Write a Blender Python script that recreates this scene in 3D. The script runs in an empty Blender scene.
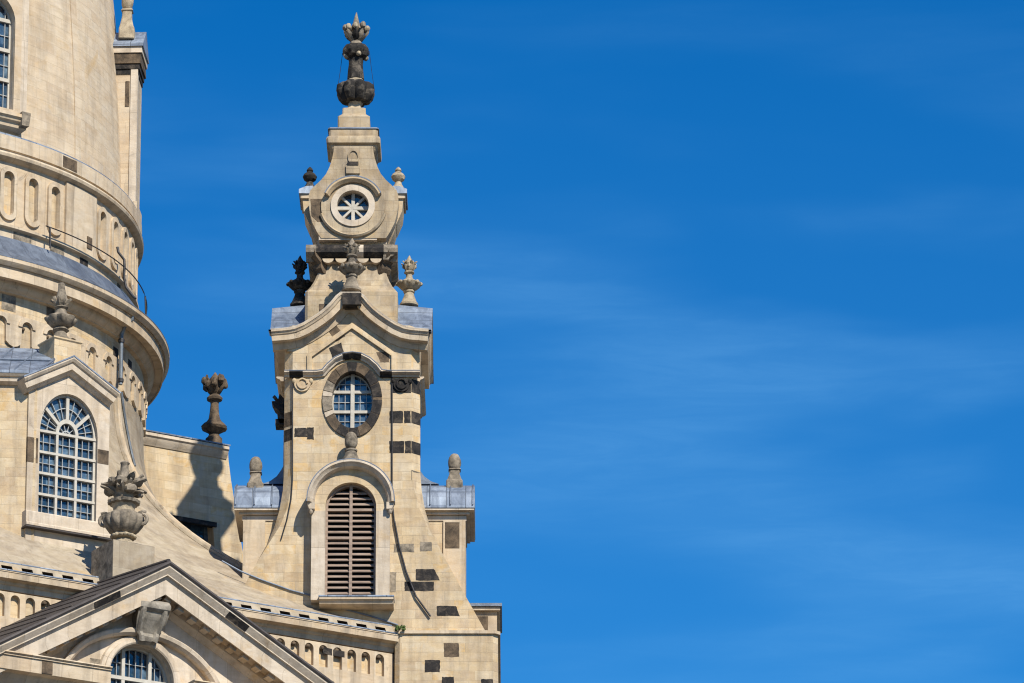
import bpy, bmesh, math, random
from mathutils import Vector, Matrix
from mathutils.geometry import tessellate_polygon
from mathutils.noise import noise_vector
random.seed(7)
R = math.radians
PI = math.pi
sc = bpy.context.scene
COL = sc.collection

# ------------------------------------------------------------------ camera
FPX, PITCH, CEN = 5000.0, R(14), R(6)          # long lens, axis tilted 14 deg, lens shifted up 6 deg more
CZ = 1.7
cam_d = bpy.data.cameras.new('camera')
cam = bpy.data.objects.new('camera', cam_d); COL.objects.link(cam)
cam_d.sensor_width = 36; cam_d.sensor_fit = 'HORIZONTAL'
cam_d.lens = FPX / 1024 * 36
cam_d.shift_y = math.tan(CEN) * FPX / 1024
cam_d.clip_start = 1; cam_d.clip_end = 20000
cam.location = (0, 0, CZ)
cam.rotation_euler = (R(90) + PITCH, 0, 0)
sc.camera = cam
sc.cycles.filter_width = 1.15

# ------------------------------------------------------------------ light
SUN_A, SUN_E = R(29), R(41)                    # azimuth right of the viewer's back, elevation
world = bpy.data.worlds.new('World'); sc.world = world
world.use_nodes = True
wn, wl = world.node_tree.nodes, world.node_tree.links
wn.clear()
w_out = wn.new('ShaderNodeOutputWorld'); w_bg = wn.new('ShaderNodeBackground')
w_sky = wn.new('ShaderNodeTexSky'); w_sky.sky_type = 'NISHITA'; w_sky.sun_disc = False
w_sky.sun_elevation = SUN_E; w_sky.sun_rotation = PI - SUN_A
w_sky.air_density = 1.0; w_sky.dust_density = 0.15; w_sky.ozone_density = 5.0; w_sky.altitude = 100
w_hs = wn.new('ShaderNodeHueSaturation'); w_hs.inputs['Saturation'].default_value = 1.66
w_hs.inputs['Hue'].default_value = 0.507
w_hs.inputs['Value'].default_value = 1.0
wl.new(w_sky.outputs[0], w_hs.inputs['Color'])
# thin wisps of high cloud, laid out by direction: broad bands combed into fine streaks
tc = wn.new('ShaderNodeTexCoord')
def sky_noise(rot, scale, loc, sc_, det, rough, dist):
    mp = wn.new('ShaderNodeMapping'); mp.inputs['Rotation'].default_value = (0, R(rot), 0)
    mp.inputs['Scale'].default_value = scale; mp.inputs['Location'].default_value = loc
    wl.new(tc.outputs['Generated'], mp.inputs['Vector'])
    nz = wn.new('ShaderNodeTexNoise'); nz.inputs['Scale'].default_value = sc_; nz.inputs['Detail'].default_value = det
    nz.inputs['Roughness'].default_value = rough; nz.inputs['Distortion'].default_value = dist
    wl.new(mp.outputs[0], nz.inputs['Vector']); return nz.outputs['Fac']
def sky_range(v, a, b, c, d):
    m = wn.new('ShaderNodeMapRange'); m.interpolation_type = 'SMOOTHSTEP'
    for k, q in (('From Min', a), ('From Max', b), ('To Min', c), ('To Max', d)): m.inputs[k].default_value = q
    wl.new(v, m.inputs['Value']); return m.outputs[0]
def sky_mul(a, b):
    m = wn.new('ShaderNodeMath'); m.operation = 'MULTIPLY'; wl.new(a, m.inputs[0]); wl.new(b, m.inputs[1]); return m.outputs[0]
bands = sky_range(sky_noise(8, (9, 9, 42), (2.3, 0.4, 1.15), 1.0, 3, 0.45, 0.3), 0.40, 0.74, 0, 1)
comb = sky_range(sky_noise(10, (16, 16, 120), (0.7, 0, 0.3), 1.6, 8, 0.66, 0.5), 0.34, 0.72, 0.6, 1)
wisp = sky_mul(bands, comb)
sx3 = wn.new('ShaderNodeSeparateXYZ'); wl.new(tc.outputs['Generated'], sx3.inputs[0])
mr = wn.new('ShaderNodeMapRange'); mr.inputs['From Min'].default_value = 0.42; mr.inputs['From Max'].default_value = 0.27
mr.inputs['To Min'].default_value = 0.0; mr.inputs['To Max'].default_value = 0.13      # the air thickens towards the horizon
wl.new(sx3.outputs['Z'], mr.inputs['Value'])
ws = wn.new('ShaderNodeMath'); ws.operation = 'MULTIPLY_ADD'; ws.inputs[1].default_value = 0.21
fade = sky_range(sx3.outputs['Z'], 0.415, 0.35, 0.12, 1)   # wisps lie low, the zenith side stays clear
wl.new(sky_mul(wisp, fade), ws.inputs[0]); wl.new(mr.outputs[0], ws.inputs[2])
mxs = wn.new('ShaderNodeMixRGB'); mxs.inputs['Color2'].default_value = (1.75, 4.6, 8.0, 1)
wl.new(ws.outputs[0], mxs.inputs['Fac']); wl.new(w_hs.outputs[0], mxs.inputs['Color1'])
wl.new(mxs.outputs[0], w_bg.inputs['Color'])
w_bg.inputs['Strength'].default_value = 0.10
wl.new(w_bg.outputs[0], w_out.inputs['Surface'])

sun_d = bpy.data.lights.new('sun', 'SUN'); sun_d.energy = 5.0; sun_d.angle = R(0.53); sun_d.color = (1, 0.93, 0.80)
sun = bpy.data.objects.new('sun', sun_d); COL.objects.link(sun)
sdir = Vector((math.sin(SUN_A) * math.cos(SUN_E), -math.cos(SUN_A) * math.cos(SUN_E), math.sin(SUN_E)))
sun.rotation_euler = (-sdir).to_track_quat('-Z', 'Y').to_euler(); sun.location = (60, -60, 200)
vs = sc.view_settings
vs.view_transform = 'Standard'; vs.look = 'None'; vs.gamma = 1; vs.use_curve_mapping = False; vs.exposure = 0.3

# ------------------------------------------------------------------ measuring: sight lines of the camera above
TC = math.tan(CEN)
def ray(px, py):
    xc = (px - 512) / FPX; yc = (341.5 - py) / FPX + TC
    return Vector((xc, math.cos(PITCH) - yc * math.sin(PITCH), math.sin(PITCH) + yc * math.cos(PITCH)))
def W(px, py, Y):
    d = ray(px, py); return Vector((0, 0, CZ)) + d * (Y / d.y)

class Frame:
    """a building's own axes: origin on the ground, x along its face, -y out of the face"""
    def __init__(s, x, y, th=0.0):
        s.o = Vector((x, y, 0)); s.th = th
        s.ex = Vector((math.cos(th), math.sin(th), 0)); s.ey = Vector((-math.sin(th), math.cos(th), 0))
    def p(s, px, py, yl):
        d = ray(px, py)
        t = (s.o.dot(s.ey) + yl) / d.dot(s.ey)
        q = Vector((0, 0, CZ)) + d * t - s.o
        return (q.dot(s.ex), q.z)
    def z(s, px, py, yl): return s.p(px, py, yl)[1]
    def world(s, x, y, z): return s.o + s.ex * x + s.ey * y + Vector((0, 0, z))

# ------------------------------------------------------------------ materials
def lin(r, g, b): return (r, g, b, 1)
def newmat(name):
    m = bpy.data.materials.new(name); m.use_nodes = True
    n, l = m.node_tree.nodes, m.node_tree.links
    return m, n, l, n['Principled BSDF']
def ramp(n, stops):
    c = n.new('ShaderNodeValToRGB'); e = c.color_ramp.elements
    while len(e) < len(stops): e.new(0.5)
    for i, (p, col) in enumerate(stops): e[i].position = p; e[i].color = col
    return c
def noise(n, l, vec, scale, detail=4, rough=0.55, dist=0.0):
    t = n.new('ShaderNodeTexNoise'); t.inputs['Scale'].default_value = scale; t.inputs['Detail'].default_value = detail
    t.inputs['Roughness'].default_value = rough; t.inputs['Distortion'].default_value = dist
    l.new(vec, t.inputs['Vector']); return t
def mix(n, l, fac, a, b, mode='MIX'):
    m = n.new('ShaderNodeMixRGB'); m.blend_type = mode
    for s, v in (('Fac', fac), ('Color1', a), ('Color2', b)):
        if isinstance(v, (int, float)): m.inputs[s].default_value = v
        elif isinstance(v, tuple): m.inputs[s].default_value = v
        else: l.new(v, m.inputs[s])
    return m.outputs[0]
def bump(n, l, b, h, strength, dist=0.03):
    k = n.new('ShaderNodeBump'); k.inputs['Strength'].default_value = strength; k.inputs['Distance'].default_value = dist
    l.new(h, k.inputs['Height']); l.new(k.outputs[0], b.inputs['Normal'])

def masonry(name, stops, bw=1.15, rh=0.42, grime=0.5, mortar=0.2, crust=0.3, seedx=0.0):
    m, n, l, b = newmat(name)
    uv = n.new('ShaderNodeUVMap')
    mp = n.new('ShaderNodeMapping'); mp.inputs['Location'].default_value = (seedx, seedx * 1.7, 0); l.new(uv.outputs[0], mp.inputs['Vector'])
    br = n.new('ShaderNodeTexBrick'); l.new(mp.outputs[0], br.inputs['Vector'])
    br.inputs['Color1'].default_value = (0, 0, 0, 1); br.inputs['Color2'].default_value = (1, 1, 1, 1); br.inputs['Mortar'].default_value = (0.5, 0.5, 0.5, 1)
    br.inputs['Scale'].default_value = 1; br.inputs['Brick Width'].default_value = bw; br.inputs['Row Height'].default_value = rh
    br.inputs['Mortar Size'].default_value = 0.010; br.inputs['Mortar Smooth'].default_value = 0.4
    br.offset = 0.45; br.squash = 0.8; br.squash_frequency = 3
    cr = ramp(n, stops)
    geo = n.new('ShaderNodeNewGeometry')
    # block tone: part from the block, part from drifting bed colour
    g0 = noise(n, l, geo.outputs['Position'], 1.15, 5, 0.62, 0.7)
    q0 = n.new('ShaderNodeMapRange'); q0.inputs['From Min'].default_value = 0.28; q0.inputs['From Max'].default_value = 0.72; l.new(g0.outputs['Fac'], q0.inputs['Value'])
    b0 = mix(n, l, 0.42, br.outputs['Color'], q0.outputs[0]); l.new(b0, cr.inputs['Fac'])
    # layered grain of the sandstone inside each block
    gm = n.new('ShaderNodeMapping'); gm.inputs['Scale'].default_value = (0.8, 0.8, 2.6); l.new(geo.outputs['Position'], gm.inputs['Vector'])
    g = noise(n, l, gm.outputs[0], 1.3, 6, 0.65, 0.6)
    gr = ramp(n, [(0.32, lin(0.83, 0.79, 0.73)), (0.66, lin(1.09, 1.09, 1.08))]); l.new(g.outputs['Fac'], gr.inputs['Fac'])
    c1 = mix(n, l, 0.75, cr.outputs[0], gr.outputs[0], 'MULTIPLY')
    # rusty iron veins
    g3 = noise(n, l, geo.outputs['Position'], 0.55, 5, 0.6, 1.0)
    r3 = ramp(n, [(0.58, lin(0, 0, 0)), (0.78, lin(1, 1, 1))]); l.new(g3.outputs['Fac'], r3.inputs['Fac'])
    f3 = n.new('ShaderNodeMath'); f3.operation = 'MULTIPLY'; f3.inputs[1].default_value = 0.7; l.new(r3.outputs[0], f3.inputs[0])
    c1 = mix(n, l, f3.outputs[0], c1, lin(0.46, 0.285, 0.10))
    # cool grey and greenish blotches
    g4 = noise(n, l, geo.outputs['Position'], 1.9, 4, 0.6, 0.5)
    r4 = ramp(n, [(0.46, lin(0, 0, 0)), (0.68, lin(1, 1, 1))]); l.new(g4.outputs['Color'], r4.inputs['Fac'])
    f4 = n.new('ShaderNodeMath'); f4.operation = 'MULTIPLY'; f4.inputs[1].default_value = 0.42; l.new(r4.outputs[0], f4.inputs[0])
    c1 = mix(n, l, f4.outputs[0], c1, lin(0.47, 0.415, 0.345))
    # run-off grime, tall streaks
    sm = n.new('ShaderNodeMapping'); sm.inputs['Scale'].default_value = (1.5, 1.5, 0.22); l.new(geo.outputs['Position'], sm.inputs['Vector'])
    s = noise(n, l, sm.outputs[0], 1.1, 7, 0.65, 0.3)
    sr = ramp(n, [(0.47, lin(0, 0, 0)), (0.72, lin(1, 1, 1))]); l.new(s.outputs['Fac'], sr.inputs['Fac'])
    fg = n.new('ShaderNodeMath'); fg.operation = 'MULTIPLY'; fg.inputs[1].default_value = grime; l.new(sr.outputs[0], fg.inputs[0])
    c2 = mix(n, l, fg.outputs[0], c1, lin(0.16, 0.13, 0.10))
    mo = n.new('ShaderNodeMath'); mo.operation = 'MULTIPLY'; mo.inputs[1].default_value = mortar; l.new(br.outputs['Fac'], mo.inputs[0])
    # black crust in ragged patches
    g5 = noise(n, l, geo.outputs['Position'], 0.8, 8, 0.72, 0.8)
    r5 = ramp(n, [(0.60, lin(0, 0, 0)), (0.70, lin(1, 1, 1))]); l.new(g5.outputs['Fac'], r5.inputs['Fac'])
    f5 = n.new('ShaderNodeMath'); f5.operation = 'MULTIPLY'; f5.inputs[1].default_value = crust; l.new(r5.outputs[0], f5.inputs[0])
    c2 = mix(n, l, f5.outputs[0], c2, lin(0.075, 0.062, 0.05))
    c3 = mix(n, l, mo.outputs[0], c2, lin(0.17, 0.135, 0.10))
    l.new(c3, b.inputs['Base Color']); b.inputs['Roughness'].default_value = 0.88
    b.inputs['Specular IOR Level'].default_value = 0.2
    fine = noise(n, l, geo.outputs['Position'], 9, 5, 0.7)
    inv = n.new('ShaderNodeMath'); inv.operation = 'MULTIPLY_ADD'; inv.inputs[1].default_value = -1.2
    l.new(br.outputs['Fac'], inv.inputs[0]); l.new(fine.outputs['Fac'], inv.inputs[2])
    bump(n, l, b, inv.outputs[0], 0.45, 0.03)
    return m

def mottled(name, a, bcol, scale=1.6, rough=0.85, c=None, cscale=0.5, camt=0.6, metallic=0.0, bstr=0.35, stretch=(1, 1, 1)):
    m, n, l, b = newmat(name)
    geo = n.new('ShaderNodeNewGeometry')
    mp = n.new('ShaderNodeMapping'); mp.inputs['Scale'].default_value = stretch; l.new(geo.outputs['Position'], mp.inputs['Vector'])
    t = noise(n, l, mp.outputs[0], scale, 7, 0.65, 0.4)
    r = ramp(n, [(0.32, lin(*a)), (0.68, lin(*bcol))]); l.new(t.outputs['Fac'], r.inputs['Fac'])
    col = r.outputs[0]
    if c:
        t2 = noise(n, l, mp.outputs[0], cscale, 6, 0.65, 0.6)
        r2 = ramp(n, [(0.5, lin(0, 0, 0)), (0.72, lin(1, 1, 1))]); l.new(t2.outputs['Fac'], r2.inputs['Fac'])
        k = n.new('ShaderNodeMath'); k.operation = 'MULTIPLY'; k.inputs[1].default_value = camt; l.new(r2.outputs[0], k.inputs[0])
        col = mix(n, l, k.outputs[0], col, lin(*c))
    l.new(col, b.inputs['Base Color']); b.inputs['Roughness'].default_value = rough; b.inputs['Metallic'].default_value = metallic
    b.inputs['Specular IOR Level'].default_value = 0.3
    t3 = noise(n, l, geo.outputs['Position'], scale * 6, 5, 0.7)
    bump(n, l, b, t3.outputs['Fac'], bstr, 0.03)
    return m

TAN = [(0.0, lin(0.371, 0.271, 0.170)), (0.16, lin(0.484, 0.369, 0.238)), (0.4, lin(0.546, 0.424, 0.267)), (0.64, lin(0.587, 0.483, 0.335)), (0.8, lin(0.567, 0.394, 0.194)), (0.9, lin(0.567, 0.453, 0.306)), (1.0, lin(0.433, 0.384, 0.325))]
PALE = [(0.0, lin(0.464, 0.360, 0.252)), (0.4, lin(0.536, 0.428, 0.301)), (0.75, lin(0.561, 0.468, 0.349)), (1.0, lin(0.484, 0.384, 0.257))]
CREAM = [(0.0, lin(0.443, 0.364, 0.272)), (0.4, lin(0.546, 0.463, 0.364)), (0.8, lin(0.592, 0.512, 0.417)), (1.0, lin(0.494, 0.414, 0.320))]
OLD = [(0.0, lin(0.288, 0.222, 0.145)), (0.3, lin(0.402, 0.310, 0.199)), (0.65, lin(0.453, 0.369, 0.252)), (1.0, lin(0.360, 0.271, 0.155))]
GREY = [(0.0, lin(0.256, 0.206, 0.146)), (0.4, lin(0.346, 0.288, 0.213)), (0.75, lin(0.397, 0.338, 0.250)), (1.0, lin(0.294, 0.237, 0.165))]
M = {
    'ashlar': masonry('ashlar sandstone', TAN),
    'old': masonry('sooty old sandstone', OLD, bw=1.0, rh=0.5, grime=0.9, mortar=0.3, crust=0.6, seedx=7.7),
    'dome': masonry('dome sandstone', PALE, bw=1.4, rh=0.5, grime=0.4, mortar=0.16, crust=0.1, seedx=3.1),
    'trim': masonry('trim sandstone', PALE, bw=1.7, rh=6.0, grime=0.6, mortar=0.5, crust=0.6, seedx=11.3),
    'flare': masonry('weathered roof stone', GREY, bw=1.9, rh=1.3, grime=0.6, mortar=0.3, crust=0.35),
    'cream': masonry('cream cut stone', CREAM, bw=1.45, rh=6.0, grime=0.5, mortar=0.42, crust=0.35, seedx=23.7),
    'dark': mottled('blackened old stone', (0.008, 0.008, 0.009), (0.035, 0.03, 0.027), 3.2, c=(0.17, 0.135, 0.10), cscale=2.6, camt=0.55, bstr=0.8),
    'brown': mottled('brown old stone', (0.04, 0.03, 0.021), (0.19, 0.135, 0.085), 2.6, c=(0.02, 0.018, 0.016), cscale=1.6, camt=0.75, bstr=0.8),
    'grey': mottled('grey weathered stone', (0.10, 0.085, 0.065), (0.36, 0.30, 0.225), 3.2, c=(0.03, 0.027, 0.024), cscale=2.0, camt=0.75, bstr=0.7),
    'keygrey': mottled('pale grey carved stone', (0.17, 0.15, 0.12), (0.38, 0.34, 0.28), 2.4, c=(0.06, 0.053, 0.046), cscale=1.4, camt=0.7, bstr=0.7),
    'tanurn': mottled('tan weathered stone', (0.26, 0.21, 0.145), (0.48, 0.40, 0.28), 3.2, c=(0.09, 0.075, 0.055), cscale=2.0, camt=0.7, bstr=0.7),
    'blackurn': mottled('black sooty stone', (0.008, 0.008, 0.008), (0.04, 0.035, 0.031), 3.5, c=(0.27, 0.23, 0.18), cscale=2.8, camt=0.6, bstr=0.7),
    'lead': mottled('lead sheet', (0.15, 0.19, 0.26), (0.28, 0.335, 0.42), 1.1, rough=0.5, c=(0.13, 0.15, 0.19), cscale=0.8, camt=0.55, metallic=0.35, bstr=0.2, stretch=(1, 1, 0.35)),
    'leadseam': mottled('lead seam', (0.11, 0.13, 0.17), (0.19, 0.23, 0.29), 2.0, rough=0.5, metallic=0.35),
    'darklead': mottled('dark roof metal', (0.035, 0.03, 0.03), (0.075, 0.065, 0.062), 1.2, rough=0.6, metallic=0.2, bstr=0.2),
    'louvre': mottled('brown louvre timber', (0.21, 0.15, 0.115), (0.37, 0.285, 0.225), 2.5, rough=0.75, stretch=(0.4, 1, 3)),
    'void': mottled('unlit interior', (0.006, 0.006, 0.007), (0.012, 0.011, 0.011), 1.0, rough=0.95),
    'white': mottled('white window paint', (0.40, 0.37, 0.315), (0.52, 0.485, 0.42), 3.0, rough=0.55, c=(0.45, 0.42, 0.36), camt=0.3),
    'iron': mottled('dark iron', (0.02, 0.02, 0.022), (0.05, 0.05, 0.055), 3.0, rough=0.55, metallic=0.5),
    'pipe': mottled('grey pipe', (0.13, 0.15, 0.17), (0.22, 0.25, 0.28), 2.0, rough=0.5, metallic=0.4),
    'ground': mottled('cobbled square', (0.05, 0.047, 0.044), (0.10, 0.094, 0.088), 0.8, c=(0.04, 0.038, 0.036)),
    'glazebar': mottled('dull glazing bar', (0.30, 0.31, 0.31), (0.42, 0.43, 0.42), 3.0, rough=0.5),
    'moss': mottled('moss', (0.05, 0.08, 0.02), (0.10, 0.14, 0.04), 6),
}
def lead_mat(nm='seamed lead sheet', tone=1.0, bw=0.85, rh=0.72):
    m, n, l, b = newmat(nm)
    uv = n.new('ShaderNodeUVMap'); geo = n.new('ShaderNodeNewGeometry')
    br = n.new('ShaderNodeTexBrick'); l.new(uv.outputs[0], br.inputs['Vector'])
    br.inputs['Color1'].default_value = (0, 0, 0, 1); br.inputs['Color2'].default_value = (1, 1, 1, 1)
    br.inputs['Scale'].default_value = 1; br.inputs['Brick Width'].default_value = bw; br.inputs['Row Height'].default_value = rh
    br.inputs['Mortar Size'].default_value = 0.018; br.inputs['Mortar Smooth'].default_value = 0.3; br.offset = 0.0
    T_ = lambda r, g_, b_: lin(r * tone, g_ * tone, b_ * tone)
    c0 = ramp(n, [(0, T_(0.155, 0.195, 0.265)), (0.5, T_(0.215, 0.26, 0.335)), (1, T_(0.27, 0.325, 0.405))]); l.new(br.outputs['Color'], c0.inputs['Fac'])
    mp = n.new('ShaderNodeMapping'); mp.inputs['Scale'].default_value = (1.6, 1.6, .5); l.new(geo.outputs['Position'], mp.inputs['Vector'])
    t = noise(n, l, mp.outputs[0], 1.5, 8, 0.7, 0.6)
    r = ramp(n, [(0.38, lin(0.55, 0.55, 0.56)), (0.62, lin(1.25, 1.22, 1.18))]); l.new(t.outputs['Fac'], r.inputs['Fac'])
    c1 = mix(n, l, 0.8, c0.outputs[0], r.outputs[0], 'MULTIPLY')
    mo = n.new('ShaderNodeMath'); mo.operation = 'MULTIPLY'; mo.inputs[1].default_value = 0.85; l.new(br.outputs['Fac'], mo.inputs[0])
    c2 = mix(n, l, mo.outputs[0], c1, lin(0.08, 0.095, 0.12))
    l.new(c2, b.inputs['Base Color']); b.inputs['Metallic'].default_value = 0.3
    rr = n.new('ShaderNodeMapRange'); rr.inputs['To Min'].default_value = 0.4; rr.inputs['To Max'].default_value = 0.75; l.new(t.outputs['Fac'], rr.inputs['Value']); l.new(rr.outputs[0], b.inputs['Roughness'])
    d = noise(n, l, geo.outputs['Position'], 2.2, 4, 0.6)
    ad = n.new('ShaderNodeMath'); ad.operation = 'MULTIPLY_ADD'; ad.inputs[1].default_value = 0.8; l.new(br.outputs['Fac'], ad.inputs[0]); l.new(d.outputs['Fac'], ad.inputs[2])
    bump(n, l, b, ad.outputs[0], 0.5, 0.04)
    return m
M['lead'] = lead_mat()
M['leadflank'] = lead_mat('lapped lead sheet', 1.0, 9.0, 0.6)
M['leadskirt'] = lead_mat('dull old lead', 0.62, 1.3, 9.0)
def glass_mat():
    m, n, l, b = newmat('old window glass')
    geo = n.new('ShaderNodeNewGeometry')
    t = noise(n, l, geo.outputs['Position'], 2.4, 5, 0.65)
    r = ramp(n, [(0.35, lin(0.012, 0.03, 0.06)), (0.65, lin(0.06, 0.11, 0.17))]); l.new(t.outputs['Fac'], r.inputs['Fac'])  # blue of the reflected sky is put into the base colour
    uv = n.new('ShaderNodeUVMap'); br = n.new('ShaderNodeTexBrick'); l.new(uv.outputs[0], br.inputs['Vector'])
    br.inputs['Color1'].default_value = (0, 0, 0, 1); br.inputs['Color2'].default_value = (1, 1, 1, 1); br.inputs['Scale'].default_value = 1
    br.inputs['Brick Width'].default_value = 0.34; br.inputs['Row Height'].default_value = 0.5; br.inputs['Mortar Size'].default_value = 0; br.offset = 0
    pr = ramp(n, [(0.25, lin(0.45, 0.5, 0.5)), (0.6, lin(1.0, 1.0, 1.0)), (0.95, lin(2.4, 2.0, 1.7))]); l.new(br.outputs['Color'], pr.inputs['Fac'])  # pane tones paint uneven sky reflections in place of tilted panes
    pc = mix(n, l, 1.0, r.outputs[0], pr.outputs[0], 'MULTIPLY')
    l.new(pc, b.inputs['Base Color']); b.inputs['Roughness'].default_value = 0.05
    b.inputs['Specular IOR Level'].default_value = 0.9
    t2 = noise(n, l, geo.outputs['Position'], 2.2, 2, 0.5)
    bump(n, l, b, t2.outputs['Fac'], 0.6, 0.08)
    return m
M['glass'] = glass_mat()

# ------------------------------------------------------------------ mesh builder
def flat(u, z, d): return Vector((u, -d, z))            # d = distance out of the face
def side_map(sgn, off):                                  # a face looking along +x or -x
    return lambda u, z, d: Vector((sgn * (off + d), u * sgn, z))
def cyl(Rm): return lambda u, z, d: Vector(((Rm + d) * math.sin(u / Rm), -(Rm + d) * math.cos(u / Rm), z))
def arc(cx, cz, rx, rz, a0, a1, n): return [(cx + rx * math.cos(R(a0 + (a1 - a0) * i / n)), cz + rz * math.sin(R(a0 + (a1 - a0) * i / n))) for i in range(n + 1)]
def loop_ellipse(cx, cz, rx, rz, n=40): return arc(cx, cz, rx, rz, 0, 360, n)[:-1]
def arch(cx, half, zb, zs, rz=None, n=20): return [(cx - half, zb), (cx + half, zb)] + arc(cx, zs, half, rz or half, 0, 180, n)

class MB:
    def __init__(s): s.v = []; s.f = []; s.m = []; s.uv = []; s.mats = []
    def mi(s, m):
        if m not in s.mats: s.mats.append(m)
        return s.mats.index(m)
    def add(s, vs, fs, m, uvs=None):
        o = len(s.v); s.v += [Vector(p) for p in vs]; k = s.mi(m)
        for i, f in enumerate(fs):
            s.f.append([o + j for j in f]); s.m.append(k); s.uv.append(uvs[i] if uvs else None)
        return s
    def box(s, x0, x1, y0, y1, z0, z1, m, ch=0.0):
        if ch:
            P = [(x0 + ch, y0), (x1 - ch, y0), (x1, y0 + ch), (x1, y1 - ch), (x1 - ch, y1), (x0 + ch, y1), (x0, y1 - ch), (x0, y0 + ch)]
        else:
            P = [(x0, y0), (x1, y0), (x1, y1), (x0, y1)]
        return s.prism(P, z0, z1, m)
    def prism(s, P, z0, z1, m):
        n = len(P)
        vs = [(x, y, z0) for x, y in P] + [(x, y, z1) for x, y in P]
        fs = [(i, (i + 1) % n, n + (i + 1) % n, n + i) for i in range(n)] + [tuple(range(n - 1, -1, -1)), tuple(range(n, 2 * n))]
        return s.add(vs, fs, m)
    def plate(s, outer, holes, d0, d1, m, mf=flat, mh=None, back=False, inset=None):
        """a slab with holes: front at d0, back at d1 (both measured out of the face)"""
        loops = [outer] + list(holes)
        fl = [p for L in loops for p in L]
        tri = tessellate_polygon([[Vector((p[0], p[1], 0)) for p in L] for L in loops])
        fp = fl
        if inset: fp = [inset(p) for p in outer] + [p for L in holes for p in L]
        s.add([mf(p[0], p[1], d0) for p in fp], [tuple(t) for t in tri], m, [[(fp[i][0], fp[i][1]) for i in t] for t in tri])
        if back: s.add([mf(p[0], p[1], d1) for p in fl], [tuple(reversed(t)) for t in tri], m)
        o = 0
        for li, L in enumerate(loops):
            n = len(L)
            ds = [d0, d1]
            if inset and li == 0: ds = [d0, d0 - 0.35, d1]
            for a, b2 in zip(ds[:-1], ds[1:]):
                A = [fp[o + i] if a == d0 else fl[o + i] for i in range(n)]
                B = [fl[o + i] for i in range(n)]
                vs = [mf(p[0], p[1], a) for p in A] + [mf(p[0], p[1], b2) for p in B]
                s.add(vs, [(i, (i + 1) % n, n + (i + 1) % n, n + i) for i in range(n)], (mh or m) if li else m)
            o += n
        return s
    def sweep(s, path, prof, m, mf=flat, closed=False, caps=True):
        """a moulding: prof (n, d) points, n across the path in its plane (left of travel +), d out of the face"""
        n = len(path); k = len(prof); rings = []
        for i, p in enumerate(path):
            a = path[i - 1] if (i or closed) else None
            b = path[(i + 1) % n] if (i < n - 1 or closed) else None
            def nrm(p, q):
                dx, dz = q[0] - p[0], q[1] - p[1]; L = math.hypot(dx, dz) or 1e-9
                return Vector((-dz / L, dx / L))
            if a is None: nn = nrm(p, b)
            elif b is None: nn = nrm(a, p)
            else:
                n1, n2 = nrm(a, p), nrm(p, b); nn = n1 + n2
                nn = nn / max(0.3, nn.dot(n1)) if nn.length > 1e-6 else n1
            rings.append([mf(p[0] + nn.x * q[0], p[1] + nn.y * q[0], q[1]) for q in prof])
        acc = [0]
        for i in range(1, n + 1): acc.append(acc[-1] + math.dist(path[i - 1], path[i % n]))
        per = [0]
        for j in range(1, k + 1): per.append(per[-1] + math.dist(prof[j - 1], prof[j % k]))
        vs = [p for r in rings for p in r]; fs = []; uv = []
        for i in range(n if closed else n - 1):
            i2 = (i + 1) % n
            for j in range(k):
                j2 = (j + 1) % k
                fs.append((i * k + j, i * k + j2, i2 * k + j2, i2 * k + j))
                uv.append([(acc[i], per[j]), (acc[i], per[j + 1]), (acc[i + 1], per[j + 1]), (acc[i + 1], per[j])])
        if caps and not closed:
            fs += [tuple(range(k)), tuple((n - 1) * k + j for j in range(k - 1, -1, -1))]
            uv += [[prof[j] for j in range(k)], [prof[j] for j in range(k - 1, -1, -1)]]
        return s.add(vs, fs, m, uv)
    def bar(s, p, q, w, d0, d1, m, mf=flat):
        dx, dz = q[0] - p[0], q[1] - p[1]; L = math.hypot(dx, dz) or 1e-9
        nx, nz = -dz / L * w / 2, dx / L * w / 2
        return s.plate([(p[0] - nx, p[1] - nz), (q[0] - nx, q[1] - nz), (q[0] + nx, q[1] + nz), (p[0] + nx, p[1] + nz)], [], d0, d1, m, mf)
    def lathe(s, prof, m, seg=32, c=(0, 0, 0), a0=0.0, a1=360.0, mod=None, mfun=None):
        full = abs(a1 - a0) > 359.9; n = seg if full else seg + 1
        vs = []; L = [0]
        for i in range(1, len(prof)): L.append(L[-1] + math.dist(prof[i - 1], prof[i]))
        rm = max(p[0] for p in prof)
        for r, z in prof:
            for i in range(n):
                a = R(a0 + (a1 - a0) * i / seg)
                rr = r * (mod(a, r, z) if mod else 1)
                vs.append((c[0] + rr * math.sin(a), c[1] - rr * math.cos(a), c[2] + z))
        for j in range(len(prof) - 1):
            fs = []; uv = []
            for i in range(seg):
                i2 = (i + 1) % n if full else i + 1
                fs.append((j * n + i, j * n + i2, (j + 1) * n + i2, (j + 1) * n + i))
                u0, u1 = R((a1 - a0) * i / seg) * rm, R((a1 - a0) * (i + 1) / seg) * rm
                uv.append([(u0, L[j]), (u1, L[j]), (u1, L[j + 1]), (u0, L[j + 1])])
            if j == 0: s.add(vs, fs, mfun(0) if mfun else m, uv); base = len(s.v) - len(vs)
            else:
                kk = s.mi(mfun(j) if mfun else m)
                for f, w in zip(fs, uv): s.f.append([base + q for q in f]); s.m.append(kk); s.uv.append(w)
        for j, rev in ((0, True), (len(prof) - 1, False)):
            if prof[j][0] > 1e-4 and full:
                f = list(range(base + j * n, base + j * n + n))
                s.f.append(f[::-1] if rev else f); s.m.append(s.mi(mfun(min(j, len(prof) - 2)) if mfun else m)); s.uv.append(None)
        return s
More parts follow.
